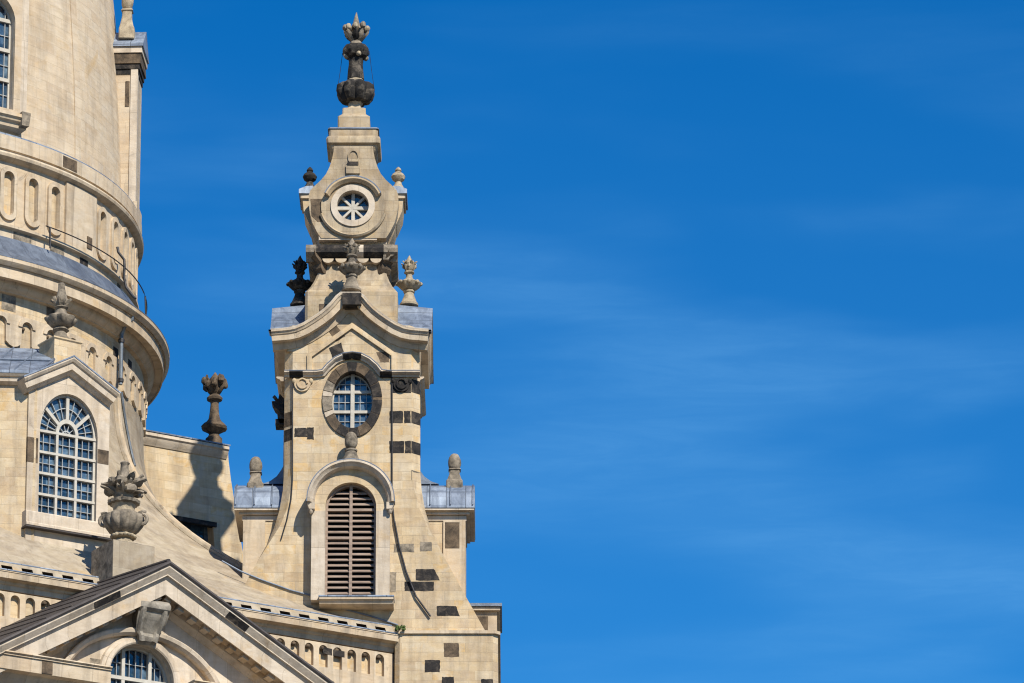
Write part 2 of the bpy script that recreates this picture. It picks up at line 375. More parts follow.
    def square(s, prof, m, ch=0.0, c=(0, 0), ry=1.0):
        """a square-plan shaft: prof (half width, z)"""
        vs = []
        def ring(h):
            k = min(ch, h * 0.4); g = h * ry
            return [(-h + k, -g), (h - k, -g), (h, -g + k), (h, g - k), (h - k, g), (-h + k, g), (-h, g - k), (-h, -g + k)] if ch else [(-h, -g), (h, -g), (h, g), (-h, g)]
        k = 8 if ch else 4
        for h, z in prof: vs += [(c[0] + x, c[1] + y, z) for x, y in ring(h)]
        fs = []
        for j in range(len(prof) - 1):
            fs += [(j * k + i, j * k + (i + 1) % k, (j + 1) * k + (i + 1) % k, (j + 1) * k + i) for i in range(k)]
        fs += [tuple(range(k - 1, -1, -1)), tuple((len(prof) - 1) * k + i for i in range(k))]
        return s.add(vs, fs, m)
    def tube(s, path, r, m, seg=8):
        path = [Vector(p) for p in path]; vs = []; n = len(path)
        for i, p in enumerate(path):
            t = (path[min(i + 1, n - 1)] - path[max(i - 1, 0)]).normalized()
            a = t.cross(Vector((0, 1, 0.01)))
            if a.length < 0.05: a = t.cross(Vector((1, 0, 0)))
            a.normalize(); b = t.cross(a)
            vs += [p + (a * math.cos(2 * PI * k / seg) + b * math.sin(2 * PI * k / seg)) * r for k in range(seg)]
        fs = [(i * seg + k, i * seg + (k + 1) % seg, (i + 1) * seg + (k + 1) % seg, (i + 1) * seg + k) for i in range(n - 1) for k in range(seg)]
        fs += [tuple(range(seg)), tuple((n - 1) * seg + k for k in range(seg - 1, -1, -1))]
        return s.add(vs, fs, m)
    def ball(s, c, rx, ry, rz, m, nu=16, nv=10, jit=0.0):
        vs = []; fs = []
        for j in range(nv + 1):
            t = PI * j / nv
            for i in range(nu):
                a = 2 * PI * i / nu; q = 1 + random.uniform(-jit, jit)
                vs.append((c[0] + rx * q * math.sin(t) * math.cos(a), c[1] + ry * q * math.sin(t) * math.sin(a), c[2] - rz * q * math.cos(t)))
        for j in range(nv):
            for i in range(nu): fs.append((j * nu + i, j * nu + (i + 1) % nu, (j + 1) * nu + (i + 1) % nu, (j + 1) * nu + i))
        return s.add(vs, fs, m)
    def leaf(s, base, az, length, width, lean, curl, m, thick=0.05, n=6):
        """an acanthus blade that rises, leans out and curls over"""
        p = Vector(base); ang = lean; o = Vector((math.sin(az), -math.cos(az), 0)); t = Vector((math.cos(az), math.sin(az), 0)); vs = []
        for i in range(n + 1):
            q = i / n; w = width * (0.45 + 1.1 * q * (1 - q) * 2) * (1 - 0.55 * q ** 3)
            nrm = o * math.cos(ang) - Vector((0, 0, 1)) * math.sin(ang)
            vs += [p - t * w / 2, p + nrm * thick, p + t * w / 2, p - nrm * thick]
            p = p + (o * math.sin(ang) + Vector((0, 0, 1)) * math.cos(ang)) * (length / n)
            ang += curl / n
        fs = [(i * 4 + k, i * 4 + (k + 1) % 4, (i + 1) * 4 + (k + 1) % 4, (i + 1) * 4 + k) for i in range(n) for k in range(4)] + [(3, 2, 1, 0), tuple(n * 4 + k for k in range(4))]
        return s.add(vs, fs, m)
    def rough(s, amp=0.025, f=4.0):
        for i, p in enumerate(s.v): s.v[i] = p + noise_vector(p * f) * amp + noise_vector(p * f * 2.7) * amp * .5
        return s
    def build(s, name, parent=None, loc=None, sharp=32):
        if name in ('foot', 'bowl', 'flame', 'flowers', 'rim', 'egg', 'knob', 'capital', 'shaft', 'keystone', 'cartouche', 'console'): s.rough(.035 if name in ('flame', 'flowers', 'keystone') else .02)
        me = bpy.data.meshes.new(name)
        me.from_pydata([tuple(v) for v in s.v], [], s.f)
        for m in s.mats: me.materials.append(M[m])
        me.polygons.foreach_set('material_index', s.m)
        lay = me.uv_layers.new(name='UVMap')
        for pi, pl in enumerate(me.polygons):
            w = s.uv[pi]
            if w is None:
                nn = pl.normal; Z = Vector((0, 0, 1))
                if abs(nn.z) > 0.85: w = [(me.vertices[i].co.x, me.vertices[i].co.y) for i in pl.vertices]
                else:
                    t = Z.cross(nn).normalized(); k = nn.cross(t)
                    w = [(me.vertices[i].co.dot(t), me.vertices[i].co.dot(k)) for i in pl.vertices]
            for li, q in zip(pl.loop_indices, w): lay.data[li].uv = (q[0], q[1])
        bm = bmesh.new(); bm.from_mesh(me)
        bmesh.ops.remove_doubles(bm, verts=bm.verts, dist=0.0005)
        bmesh.ops.recalc_face_normals(bm, faces=bm.faces)
        bm.to_mesh(me); bm.free()
        me.polygons.foreach_set('use_smooth', [True] * len(me.polygons))
        me.set_sharp_from_angle(angle=R(sharp))
        o = bpy.data.objects.new(name, me); COL.objects.link(o)
        if parent: o.parent = parent
        if loc is not None: o.location = loc
        return o

def thing(name, label, cat, loc, rz=0.0, group=None):
    o = bpy.data.objects.new(name, None); COL.objects.link(o); o.empty_display_size = 0.5
    o.location = loc; o.rotation_euler = (0, 0, rz); o['label'] = label; o['category'] = cat
    if group: o['group'] = group
    return o
def tag(o, label, cat, group=None):
    o['label'] = label; o['category'] = cat
    if group: o['group'] = group
    return o
def seg_edge(a, b, n): return [(a[0] + (b[0] - a[0]) * i / n, a[1] + (b[1] - a[1]) * i / n) for i in range(n)]

# ================================================================== where the big pieces stand
YT, YD = 211.0, 218.0
XT = W(352, 400, YT).x; XD = W(-147, 340, YD).x
T = Frame(XT, YT)
D = Frame(XD, YD)
# eave of the church front: find its bearing from two points of its edge
YE = YT - 3.5
pE = W(398, 640, YE)
def eave_y0(th):
    t = None; d = ray(0, 575)
    n = Vector((math.sin(th), -math.cos(th), 0)); t = (pE - Vector((0, 0, CZ))).dot(n) / d.dot(n)
    return CZ + d.z * t - pE.z
lo, hi = R(10), R(55)
for _ in range(50):
    mid = (lo + hi) / 2
    # the left end of a level edge must come out at the same height
    if (eave_y0(lo) > 0) == (eave_y0(mid) > 0): lo = mid
    else: hi = mid
TH = mid
print('front bearing', math.degrees(TH), 'eave z', pE.z)
EXF = Vector((math.cos(TH), math.sin(TH), 0)); NF = Vector((math.sin(TH), -math.cos(TH), 0))
NFR = (pE - D.o).dot(NF)                       # how far the front's eave stands from the dome's axis
print('front distance', NFR, 'tower offset', XT - XD)
def front_frame(n, tng=0.0):                   # a frame parallel to the front, n metres out from the dome's axis
    q = D.o + NF * n + EXF * tng; return Frame(q.x, q.y, TH)

# ------------------------------------------------------------------ ground
g = MB().plate([(-6000, -2000), (6000, -2000), (6000, 9000), (-6000, 9000)], [], 0, -0.5, 'ground', mf=lambda u, z, d: Vector((u, z, d)))
go = g.build('ground'); go['kind'] = 'structure'; go['label'] = 'paved square below the church'

# ================================================================== STAIR TOWER
tw = thing('stair_tower', 'tall pale sandstone tower with black stone patches, louvred arch and lantern top', 'tower', (XT, YT, 0))
HB = -2.95                                       # front plane
def tp(px, py, yl=HB): return T.p(px, py, yl)
def tps(lst, yl=HB): return [tp(a, b, yl) for a, b in lst]
AX = 352
right_edge = [(419, 332), (420, 400), (420, 468), (421.5, 488), (425, 508), (430.5, 526), (438, 543), (448, 562), (462, 588), (475, 611), (488, 634)]
outl = [(2 * AX - x, y) for x, y in right_edge][::-1]
outer = tps(outl) + tps(right_edge[::-1])[::-1]
outer = tps([(2 * AX - x, y) for x, y in reversed(right_edge)]) + tps(right_edge)   # bottom-left .. top .. bottom-right
cx, _ = tp(351, 540)
lw = 25 / 22.6; zb = tp(351, 594.5)[1]; zs = tp(351, 509.5)[1]
fw = 38.5 / 22.6
frame_loop = arch(cx, lw, zb, zs, n=24)
ocx, ocz = tp(352.3, 400); orx = 29.5 / 22.6; orz = 36.8 / 21.2
oval_out = loop_ellipse(ocx, ocz, orx, orz, 48)
wall = MB()
wall.plate(outer, [arch(cx, lw - .1, zb - .2, zs, n=24), oval_out], 2.95, 2.0, 'ashlar', inset=lambda p: (p[0] - math.copysign(0.36 * max(0.12, min(1, (3.9 - abs(p[0])) / 0.8)), p[0]), p[1]))
zlow = tp(352, 632)[1]; ztop = tp(352, 318)[1]
wall.box(-2.95, 2.95, -2.0, 2.95, zlow - 1, ztop, 'ashlar', ch=0.36)
# back and side spurs that flare out like the front one
bk = [(p[0], p[1]) for p in outer]
wall.plate(bk, [], 2.94, 2.3, 'ashlar', mf=lambda u, z, d: Vector((-u, d, z)), back=True)
# lower block down to the ground
zblk = T.z(450, 634, -3.5)
wall.box(2.05, 6.52, -3.5, 6.0, 0, zblk, 'ashlar', ch=0.22)
wall.box(-6.3, 2.06, -2.0, 6.0, 0, zblk, 'ashlar')
wall.box(2.0, 6.62, -3.6, 6.1, zblk, zblk + 0.14, 'trim', ch=0.22)
# panel with a pointed top: raised field outside it
# blackened blocks, each a stone face set 6 mm proud
def ragged(P, amp=0.014, n=6):
    q = []
    for i, a in enumerate(P):
        b = P[(i + 1) % len(P)]
        for k in range(n):
            t = k / n; e = amp * (1.3 if k == 0 else 1)
            q.append((a[0] + (b[0] - a[0]) * t + random.uniform(-e, e), a[1] + (b[1] - a[1]) * t + random.uniform(-e, e)))
    return q
def stone(mb, pts, m='dark', yl=HB, proud=0.008):
    mb.plate(ragged(tps(pts, yl)), [], -yl + proud, -yl - 0.1, m)
def rect(x0, y0, x1, y1): return [(x0, y1), (x1, y1), (x1, y0), (x0, y0)]
for r_ in (rect(389.5, 411, 403, 423), rect(404.2, 411, 410.5, 423), rect(389.5, 441, 404, 453), rect(405, 441, 411, 453),
           rect(294.5, 428, 307, 437), rect(307, 427.5, 313.8, 439.5)):
    stone(wall, r_)
stone(wall, [(440, 580.5), (416, 580.5), (416, 569), (433, 569)][::-1] if False else [(416, 580.5), (440, 580.5), (434, 569), (416, 569)])
stone(wall, rect(404.6, 581.5, 434, 591)); stone(wall, [(437, 616), (460, 616), (456, 606), (437, 606)])
stone(wall, rect(394, 544, 414, 552), 'grey'); stone(wall, rect(420, 542, 432, 551), 'grey'); stone(wall, rect(390, 572, 396, 592), 'grey')
stone(wall, [(327, 329), (335, 324), (345, 336), (336, 342)][::-1], 'brown'); stone(wall, [(329, 348), (341, 342.5), (346, 360), (334, 361)][::-1], 'dark')
stone(wall, [(376, 352), (389, 352), (389, 362), (381, 362)][::-1], 'brown')
for r_, m_ in ((rect(444, 643, 459, 657), 'brown'), (rect(425, 660, 440, 672), 'dark'), (rect(442, 677, 454, 690), 'dark'), (rect(404, 684, 421, 697), 'brown'), (rect(465, 690, 480, 703), 'dark'), (rect(481, 679, 493, 690), 'dark')):
    wall.plate(ragged(tps(r_, -3.5)), [], 3.508, 3.4, m_)
# blackened quoins that turn round the chamfer
def quoin(mb, sgn, y0, y1, m='dark'):
    z0, z1 = tp(410, y1)[1], tp(410, y0)[1]
    b = abs(tp(AX + sgn * 68, (y0 + y1) / 2)[0]) + .005; a = b - .36
    P = [(sgn * (a - 0.02), -2.958), (sgn * a, -2.958), (sgn * (b + 0.008), -2.595), (sgn * (b + 0.008), -2.3), (sgn * (b - .1), -2.3), (sgn * (a - .1), -2.8)]
    mb.prism(P if sgn > 0 else P[::-1], z0, z1, m)
quoin(wall, 1, 411, 423); quoin(wall, 1, 441, 453); quoin(wall, -1, 428, 439.5); quoin(wall, -1, 411, 425, 'brown'); quoin(wall, 1, 379, 392); quoin(wall, 1, 470, 480, 'grey')
wall.build('wall', tw)

# chevron moulding and string course
ch_ = MB()
P = tps([(312, 372), (312, 357.5), (352, 329), (391.5, 356.5), (391.5, 372)])
ch_.sweep(P, [(0, 3.07), (0.0, 2.9), (0.22, 2.9), (0.22, 3.02), (0.12, 3.07)], 'ashlar')
ch_.build('gable_moulding', tw)
st = MB()
sx = [(284.5, 376), (317, 376), (324, 375), (329.5, 368.5), (337, 362), (345, 358.5), (352.3, 357.5), (360, 358.5), (368, 362.5), (375, 368.5), (380, 375), (388, 376), (420, 376)]
prof_s = [(0.12, 2.9), (0.14, 3.24), (0.09, 3.26), (0.02, 3.18), (0.0, 3.1), (-0.08, 3.06), (-0.08, 2.9)]
st.sweep(tps(sx), prof_s, 'cream')
st.sweep(tps(sx), [(0.145, 2.9), (0.155, 3.25), (0.185, 3.25), (0.2, 2.9)], 'leadseam')
for a, b, m_ in ((289.5, 303, 'dark'), (380, 392, 'dark')):
    st.sweep(tps([(a, 376), (b, 376)]), [(0.125, 2.9), (0.145, 3.25), (0.09, 3.27), (0.015, 3.19), (-.005, 3.11), (-0.085, 3.07), (-0.085, 2.9)], m_)
st.sweep(tps([(343, 358.8), (352.3, 357.3), (361, 358.8)]), [(0.13, 2.9), (0.148, 3.255), (0.09, 3.275), (0.012, 3.195), (-0.088, 3.075), (-0.088, 2.9)], 'dark')
for sg in (1, -1):   # returns along the flanks
    zz = tp(352, 376)[1]
    st.sweep([(-2.5, zz), (2.5, zz)], [(n_, d_ - 2.95) for n_, d_ in prof_s], 'cream', mf=side_map(sg, 2.95))
st.build('string_course', tw)
for sg, m_, nm in ((-1, 'ashlar', 'cartouche'), (1, 'dark', 'cartouche')):
    c_ = MB(); px_ = AX + sg * 49.5
    u, z = tp(px_, 384.5)
    if m_ == 'dark': c_.plate(tps(rect(392, 379.5, 411, 392.8)), [], 2.965, 2.8, 'dark')
    c_.plate(arc(u, z + .05, 0.36, 0.40, 180, 360, 14) + [(u + 0.36, z + 0.22), (u - 0.36, z + 0.22)], [], 3.05, 2.9, m_)
    c_.sweep(arc(u, z, 0.20, 0.22, 0, 330, 18), [(-.06, 3.02), (0.06, 3.02), (0.03, 3.12), (-0.03, 3.12)], m_)
    for q in (-1, 1): c_.ball((u + q * 0.37, -3.0, z + 0.15), 0.1, 0.1, 0.13, m_, 10, 6)
    o_ = c_.build('cartouche', tw)
    if m_ == 'dark': o_['label'] = 'blackened scroll cartouche'

# oval window
ow = MB()
oin = loop_ellipse(ocx, ocz, 20.3 / 22.6, 28 / 21.2, 48)
ow.plate(oval_out, [oin], 3.02, 2.45, 'brown', mh='brown')
ang = 4
for w_, m_ in ((24, 'dark'), (27, 'dark'), (25, 'brown'), (22, 'dark'), (24, 'brown'), (22, 'brown'), (18, 'grey'), (9, 'cream'), (25, 'grey'), (9, 'cream'), (27, 'brown'), (26, 'dark'), (23, 'dark'), (26, 'brown'), (24, 'dark'), (25, 'dark')):
    a = arc(ocx, ocz, orx + .004, orz + .004, ang + .7, ang + w_ - .7, 8); b = arc(ocx, ocz, 20.3 / 22.6 - .004, 28 / 21.2 - .004, ang + w_ - .7, ang + .7, 8)
    ow.plate(a + b, [], 3.03 + random.uniform(0, .015), 2.5, m_); ang += w_
owo = ow.build('oval_window', tw)
MB().plate(loop_ellipse(ocx, ocz, 0.95, 1.37, 48), [], 2.44, 2.40, 'glass').build('pane', owo)
mu = MB()
def ell_x(z): return 20.3 / 22.6 * math.sqrt(max(0, 1 - ((z - ocz) / (28 / 21.2)) ** 2))
def ell_z(x): return 28 / 21.2 * math.sqrt(max(0, 1 - ((x - ocx) / (20.3 / 22.6)) ** 2))
mu.plate(loop_ellipse(ocx, ocz, 20.3 / 22.6 + .02, 28 / 21.2 + .02, 48), [loop_ellipse(ocx, ocz, 19 / 22.6, 26.6 / 21.2, 48)], 2.52, 2.45, 'white')
mu.bar((ocx, ocz - 28 / 21.2), (ocx, ocz + 28 / 21.2), 0.17, 2.60, 2.45, 'white')
for dz in (-0.42, 0.5): mu.bar((ocx - ell_x(ocz + dz), ocz + dz), (ocx + ell_x(ocz + dz), ocz + dz), 0.13, 2.58, 2.45, 'white')
for dx in (-0.6, -0.33, 0.33, 0.6): mu.bar((ocx + dx, ocz - ell_z(ocx + dx)), (ocx + dx, ocz + ell_z(ocx + dx)), 0.026, 2.50, 2.45, 'glazebar')
for dz in (-0.85, 0.04, 0.88): mu.bar((ocx - ell_x(ocz + dz), ocz + dz), (ocx + ell_x(ocz + dz), ocz + dz), 0.026, 2.505, 2.45, 'glazebar')
mu.build('muntin', owo)

# louvred arch, standing out from the wall
zb -= .44; zs -= .06; BO = Vector((0, -.52, 0))
# louvred arch
lv = MB()
lv.plate(arch(cx, fw, zb - 0.02, zs, n=28)[0:2] + [(cx + fw, zs)] + [(cx + lw, zs), (cx + lw, zb)] if False else [(cx - fw, zb), (cx - lw, zb), (cx - lw, zs - .2), (cx - fw, zs - .2)], [], 3.08, 2.35, 'cream')
lv.plate([(cx + lw, zb), (cx + fw, zb), (cx + fw, zs - .2), (cx + lw, zs - .2)], [], 3.08, 2.35, 'cream')
arch_ring = arc(cx, zs, fw * 0.97, fw * 0.97, 0, 180, 28)
lv.plate([(cx + fw, zs - .2)] + arc(cx, zs, fw, fw, 0, 180, 28) + [(cx - fw, zs - .2), (cx - lw, zs - .2)] + arc(cx, zs, lw, lw, 180, 0, 28) + [(cx + lw, zs - .2)], [], 3.03, 2.35, 'ashlar')
lvo = lv.build('louvre_window', tw, loc=BO)
hd = MB()
hood_path = [(cx - 1.73, zs + 0.1)] + arc(cx, zs + 0.2, 1.73, 1.66, 180, 0, 32) + [(cx + 1.73, zs + 0.1)]
hd.sweep(hood_path, [(0.13, 2.9), (0.15, 3.5), (0.05, 3.52), (-0.02, 3.4), (-0.1, 3.34), (-0.15, 3.2), (-0.17, 2.9)], 'cream')
hd.sweep(hood_path, [(0.135, 2.9), (0.155, 3.51), (0.19, 3.51), (0.2, 2.9)], 'leadseam')
for sg in (-1, 1):
    hd.plate([(cx + sg * 1.56, zs - 0.2), (cx + sg * 1.8, zs - 0.2), (cx + sg * 1.9, zs + 0.11), (cx + sg * 1.56, zs + 0.11)][::sg], [], 3.36, 2.9, 'cream')
    hd.ball((cx + sg * 1.72, -3.2, zs - 0.24), 0.1, 0.14, 0.16, 'cream', 10, 6)
hd.build('hood', lvo)
sl = MB()
x0, zc = tp(320, 595.5); x1, _ = tp(394, 595.5)
zc -= .33
sl.sweep([(x0, zc), (x1, zc)], [(0, 2.4), (0.02, 3.32), (-0.1, 3.34), (-0.16, 3.24), (-0.28, 3.18), (-0.34, 3.0), (-0.34, 2.4)], 'trim')
sl.plate([(x0 - .03, zc + .005), (x1 + .03, zc + .005), (x1 + .03, zc + .07), (x0 - .03, zc + .07)], [], 3.36, 2.4, 'lead')
sl.build('sill', lvo)
fr = MB()
ztopl = zs + lw
fr.plate(arch(cx, lw, zb + .01, zs, n=24), [arch(cx, lw - 0.1, zb + 0.12, zs, n=24)], 2.72, 2.5, 'louvre')
fr.bar((cx, zb + .1), (cx, zs + lw - .05), 0.13, 2.74, 2.5, 'louvre')
for q in (0.545, 0.785): fr.bar((cx - lw + .05, zb + q * (ztopl - zb)), (cx + lw - .05, zb + q * (ztopl - zb)), 0.11, 2.735, 2.5, 'louvre')
fr.build('frame', lvo)
nsl = 21
for i in range(nsl):
    z = zb + 0.2 + (ztopl - zb - 0.3) * i / (nsl - 1)
    hw = lw - 0.08 if z < zs else math.sqrt(max(0.01, (lw - 0.08) ** 2 - (z - zs) ** 2))
    if hw < 0.25: continue
    s_ = MB()
    s_.add([(cx - hw, -2.70, z - .095), (cx + hw, -2.70, z - .095), (cx + hw, -2.52, z + .05), (cx - hw, -2.52, z + .05),
            (cx - hw, -2.715, z - .06), (cx + hw, -2.715, z - .06), (cx + hw, -2.535, z + .085), (cx - hw, -2.535, z + .085)],
           [(0, 1, 2, 3), (7, 6, 5, 4), (0, 4, 5, 1), (1, 5, 6, 2), (2, 6, 7, 3), (3, 7, 4, 0)], 'louvre')
    s_.build('slat', lvo)
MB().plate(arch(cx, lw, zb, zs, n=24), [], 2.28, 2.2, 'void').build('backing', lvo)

# ogee gables with their cornice
OGR = [(352, 292.5), (361.5, 292.5), (366, 296), (371, 302), (377, 308), (384, 313.5), (391.5, 318.5), (399, 323), (407, 326.5), (414, 328), (432, 329.5)]
OGP = [(2 * AX - x, y) for x, y in reversed(OGR)][:-1] + OGR
YC = -3.62
og = [T.p(a, b, YC) for a, b in OGP]
_n = len(og); _c = og[_n // 2][0]
og = [((og[i][0] - og[_n - 1 - i][0]) / 2 * .985, (og[i][1] + og[_n - 1 - i][1]) / 2) for i in range(_n)]
zr0 = max(p[1] for p in og)
gc = MB()
gprof = [(0, 3.62), (-0.09, 3.62), (-0.12, 3.56), (-0.2, 3.52), (-0.23, 3.47), (-0.47, 3.45), (-0.47, 3.12), (-0.56, 3.1), (-0.66, 3.03), (-0.74, 3.0), (-0.74, 2.7), (0, 2.7)]
gc.sweep(og, gprof, 'trim')
gc.sweep(og, [(-0.13, 3.0), (-.13, 3.566), (-.003, 3.63), (0.035, 3.63), (0.035, 3.0)], 'cream')
k0, k1 = T.p(342.5, 292.5, YC), T.p(361.5, 292.5, YC)
gc.plate([(k0[0], k0[1] - .56), (k1[0], k1[1] - .56), (k1[0], k1[1] - .02), (k0[0], k0[1] - .02)], [], 3.64, 3.0, 'dark')
gc.plate(tps([(345, 311), (360, 311), (357, 303), (347, 303)]), [], 3.2, 2.9, 'brown')
lift = 0.75
for sg in (1, -1):                                  # the flank gables stand a little higher
    ogs = [(p[0], p[1] + (.42 * max(0, 1 - abs(p[0]) / 3.3))) for p in og]
    gc.sweep([(max(-3.1, min(3.1, u)), z) for u, z in ogs], [(n_, d_ - 3.02) for n_, d_ in gprof], 'trim', mf=side_map(sg, 2.95))
gc.build('cornice', tw)
# gable walls above the shaft
gw = MB()
zw = tp(352, 345)[1]
inner = [(p[0] * 0.80, p[1] - 0.5) for p in og]
gw.plate([(inner[0][0], zw - .3)] + inner + [(inner[-1][0], zw - .3)], [], 2.945, 2.2, 'ashlar')
gw.build('gable_wall', tw)
rf = MB()
top = [(p[0] * 0.985, p[1] + 0.02) for p in og]
top = [(max(-2.7, min(2.7, p[0])), p[1]) for p in top]
rf.plate([(-2.7, top[0][1] - .1)] + top + [(2.7, top[-1][1] - .1)], [], 2.9, -2.9, 'lead', back=True)
ogs = [(p[0], p[1] + (lift * max(0, 1 - abs(p[0]) / 3.3)) + .06) for p in og]
half = [p for p in og if p[0] >= -0.01]
def valley(z):                                      # where the front gable's roof reaches this height
    if z >= half[0][1]: return 1.2
    for a, b in zip(half[:-1], half[1:]):
        if b[1] <= z <= a[1] and a[1] > b[1]: return max(1.2, a[0] + (b[0] - a[0]) * (a[1] - z) / (a[1] - b[1]))
    return half[-1][0] - .35
for sg in (-1, 1):
    n_ = len(ogs); vs_ = []
    for u, z in ogs:
        xi = min(3.5, valley(z - .02) - .12)
        zo = z - .30 * max(0, 1 - abs(u) / 3.3)
        vs_ += [(sg * xi, u, z), (sg * 3.58, u, zo), (sg * 3.58, u, zo - .07), (sg * xi, u, z - .07)]
    fs_ = [(i * 4 + k, i * 4 + (k + 1) % 4, (i + 1) * 4 + (k + 1) % 4, (i + 1) * 4 + k) for i in range(n_ - 1) for k in range(4)]
    rf.add(vs_, fs_, 'leadflank')
    for q in ():
        for e in (q, n_ - 1 - q):
            u, z = ogs[e]; xi = min(3.4, valley(z - .02))
            rf.tube([(sg * xi, u, z + .01), (sg * 3.59, u, z + .01)], .03, 'leadseam', 6)
rfo = rf.build('roof', tw)

# lantern base
lb = MB()
def tz(py, yl): return T.z(352, py, yl)
lb.square([(2.05, tz(340, -2.05)), (2.05, tz(291.5, -2.05)), (1.99, tz(290, -1.99)), (1.82, tz(286, -1.82)), (1.67, tz(280.5, -1.67)), (1.55, tz(274, -1.55)), (1.49, tz(267, -1.49)), (1.47, tz(258, -1.47))], 'old', ch=0.12)
lb.plate(tps(rect(319, 304, 327.6, 315), -2.05), [], 2.06, 1.9, 'brown')
lb.build('lantern_base', tw)
lc = MB()
zc0, zc1 = tz(259, -2.0), tz(242, -2.0)
h_ = zc1 - zc0
lcp = [(1.5, zc0 - .05), (1.62, zc0 + .02), (1.7, zc0 + .16), (1.86, zc0 + .22), (1.98, zc0 + .34), (2.0, zc0 + .52), (1.92, zc0 + .68), (1.82, zc0 + .74)]
lc.square(lcp + [(1.55, zc0 + .78), (1.55, tz(236, -1.7))], 'trim', ch=0.1)
for x0_, x1_, m_ in ((-2.04, -1.58, 'grey'), (-1.58, -.12, 'dark'), (-.12, .52, 'cream'), (.52, 1.42, 'dark'), (1.42, 2.04, 'grey')):
    pr_ = [(z, r + .012) for r, z in lcp[1:]]
    lc.sweep([(x0_, 0), (x1_, 0)], [(z, d) for z, d in pr_] + [(pr_[-1][0], 1.4), (pr_[0][0], 1.4)], m_)
for sg_ in (-1, 1):
    lc.sweep([(-1.9, 0), (1.2, 0)], [(z, r + .012 - 1.5) for r, z in lcp[1:]] + [(lcp[-1][1], -.1), (lcp[1][1], -.1)], 'grey', mf=side_map(sg_, 1.5))
for px_ in (328, 341, 363, 376):                   # swags hanging from the roll
    u, _ = T.p(px_, 259, -1.8)
    lc.plate(arc(u, zc0 + .1, 0.25, 0.2, 180, 360, 10), [], 1.80, 1.5, 'trim')
lc.plate([T.p(*q, -1.75) for q in ((319, 241.5), (377, 241.5), (377, 236.5), (319, 236.5))], [], 1.95, 1.5, 'cream')
lc.build('lantern_cornice', tw)
for sx_ in (-1, 1):
    for sy_ in (-1, 1):                            # corner consoles tucked under the roll
        k_ = MB()
        za, zb_ = tz(271, -1.8), tz(246, -1.8)
        prof_c = [(1.8, za - .1), (2.08, za), (2.2, za + .18), (2.2, za + .4), (2.32, za + .5), (2.52, za + .66), (2.6, za + .86), (2.55, za + 1.04), (2.42, zb_), (1.7, zb_), (1.7, za)]
        rotm = Matrix.Rotation(math.atan2(sy_, sx_), 4, 'Z')
        vs_ = [rotm @ Vector((r0, w_, z0)) for w_ in (-.27, .27) for r0, z0 in prof_c]; n_ = len(prof_c)
        k_.add(vs_, [tuple(range(n_)), tuple(range(2 * n_ - 1, n_ - 1, -1))] + [(i, (i + 1) % n_, n_ + (i + 1) % n_, n_ + i) for i in range(n_)], 'brown')
        k_.build('console', tw)

# lantern body: bell-shaped faces with a round window in the front
LB = -1.98
lt = MB()
prof_l = [(386, 238), (390, 232), (394.5, 223), (397.2, 213), (398.3, 203), (398.2, 195), (396.5, 190), (392, 185.5), (386, 180), (381, 174), (377.5, 167), (375, 159), (373.5, 152), (373, 146)]
LA = 353.5
lo_ = [T.p(2 * LA - x, y, LB) for x, y in reversed(prof_l)] + [T.p(x, y, LB) for x, y in prof_l]
lo_ = [T.p(x, y, LB) for x, y in prof_l] + [T.p(2 * LA - x, y, LB) for x, y in reversed(prof_l)]
rcx, rcz = T.p(353, 206.5, LB)
ring_o, ring_i = 22.5 / 22.8, 16.3 / 22.8
lt.plate(lo_, [loop_ellipse(rcx, rcz, ring_i, ring_i, 40)], 1.98, 1.3, 'old')
zt0, zt1 = T.z(352, 240, LB), T.z(352, 146, LB)
hs = [((abs(p[0])), p[1]) for p in lo_[:len(prof_l)]]
lt.square([(h * .97, z) for h, z in hs], 'old', ch=0.5, ry=0.655)
lt.plate([T.p(x, y, LB) for x, y in ((310.5, 199), (326, 199), (328, 221), (318, 222), (311.5, 216))], [], 1.99, 1.8, 'brown')
lt.plate(arc(*T.p(353.5, 157, LB), 0.26, 0.36, 0, 360, 20)[:-1], [arc(*T.p(353.5, 157, LB), 0.19, 0.28, 0, 360, 20)[:-1]], 2.04, 1.9, 'old')
lt.plate(tps(rect(347.5, 162.5, 358.5, 166), LB), [], 2.1, 1.5, 'dark'); lt.plate(tps(rect(346, 166, 360, 174), LB), [], 2.07, 1.5, 'old')
lt.plate(loop_ellipse(rcx, rcz - .02, 1.42, 1.36, 48), [loop_ellipse(rcx, rcz, ring_i, ring_i, 40)], 2.07, 1.9, 'old')
lt.sweep(arc(rcx, rcz - .02, 1.47, 1.41, 195, 345, 30), [(-.05, 1.9), (-.05, 2.1), (.02, 2.16), (.08, 2.1), (.08, 1.9)], 'old')
lt.build('lantern_body', tw)
rw = MB()
rw.plate(loop_ellipse(rcx, rcz, ring_o, ring_o, 48), [loop_ellipse(rcx, rcz, ring_i - .005, ring_i - .005, 48)], 2.14, 1.6, 'cream')
rw.sweep(arc(rcx, rcz + .02, 1.22, 1.16, 158, 22, 24), [(-0.1, 1.9), (-.1, 2.2), (0.02, 2.36), (0.1, 2.36), (0.1, 1.9)], 'ashlar')
rw.sweep(arc(rcx, rcz + .02, 1.22, 1.16, 158, 22, 24), [(0.105, 1.9), (0.105, 2.37), (0.15, 2.37), (0.15, 1.9)], 'leadseam')
rwo = rw.build('round_window', tw)
MB().plate(loop_ellipse(rcx, rcz, ring_i + .1, ring_i + .1, 40), [], 1.62, 1.56, 'glass').build('pane', rwo)
sp = MB()
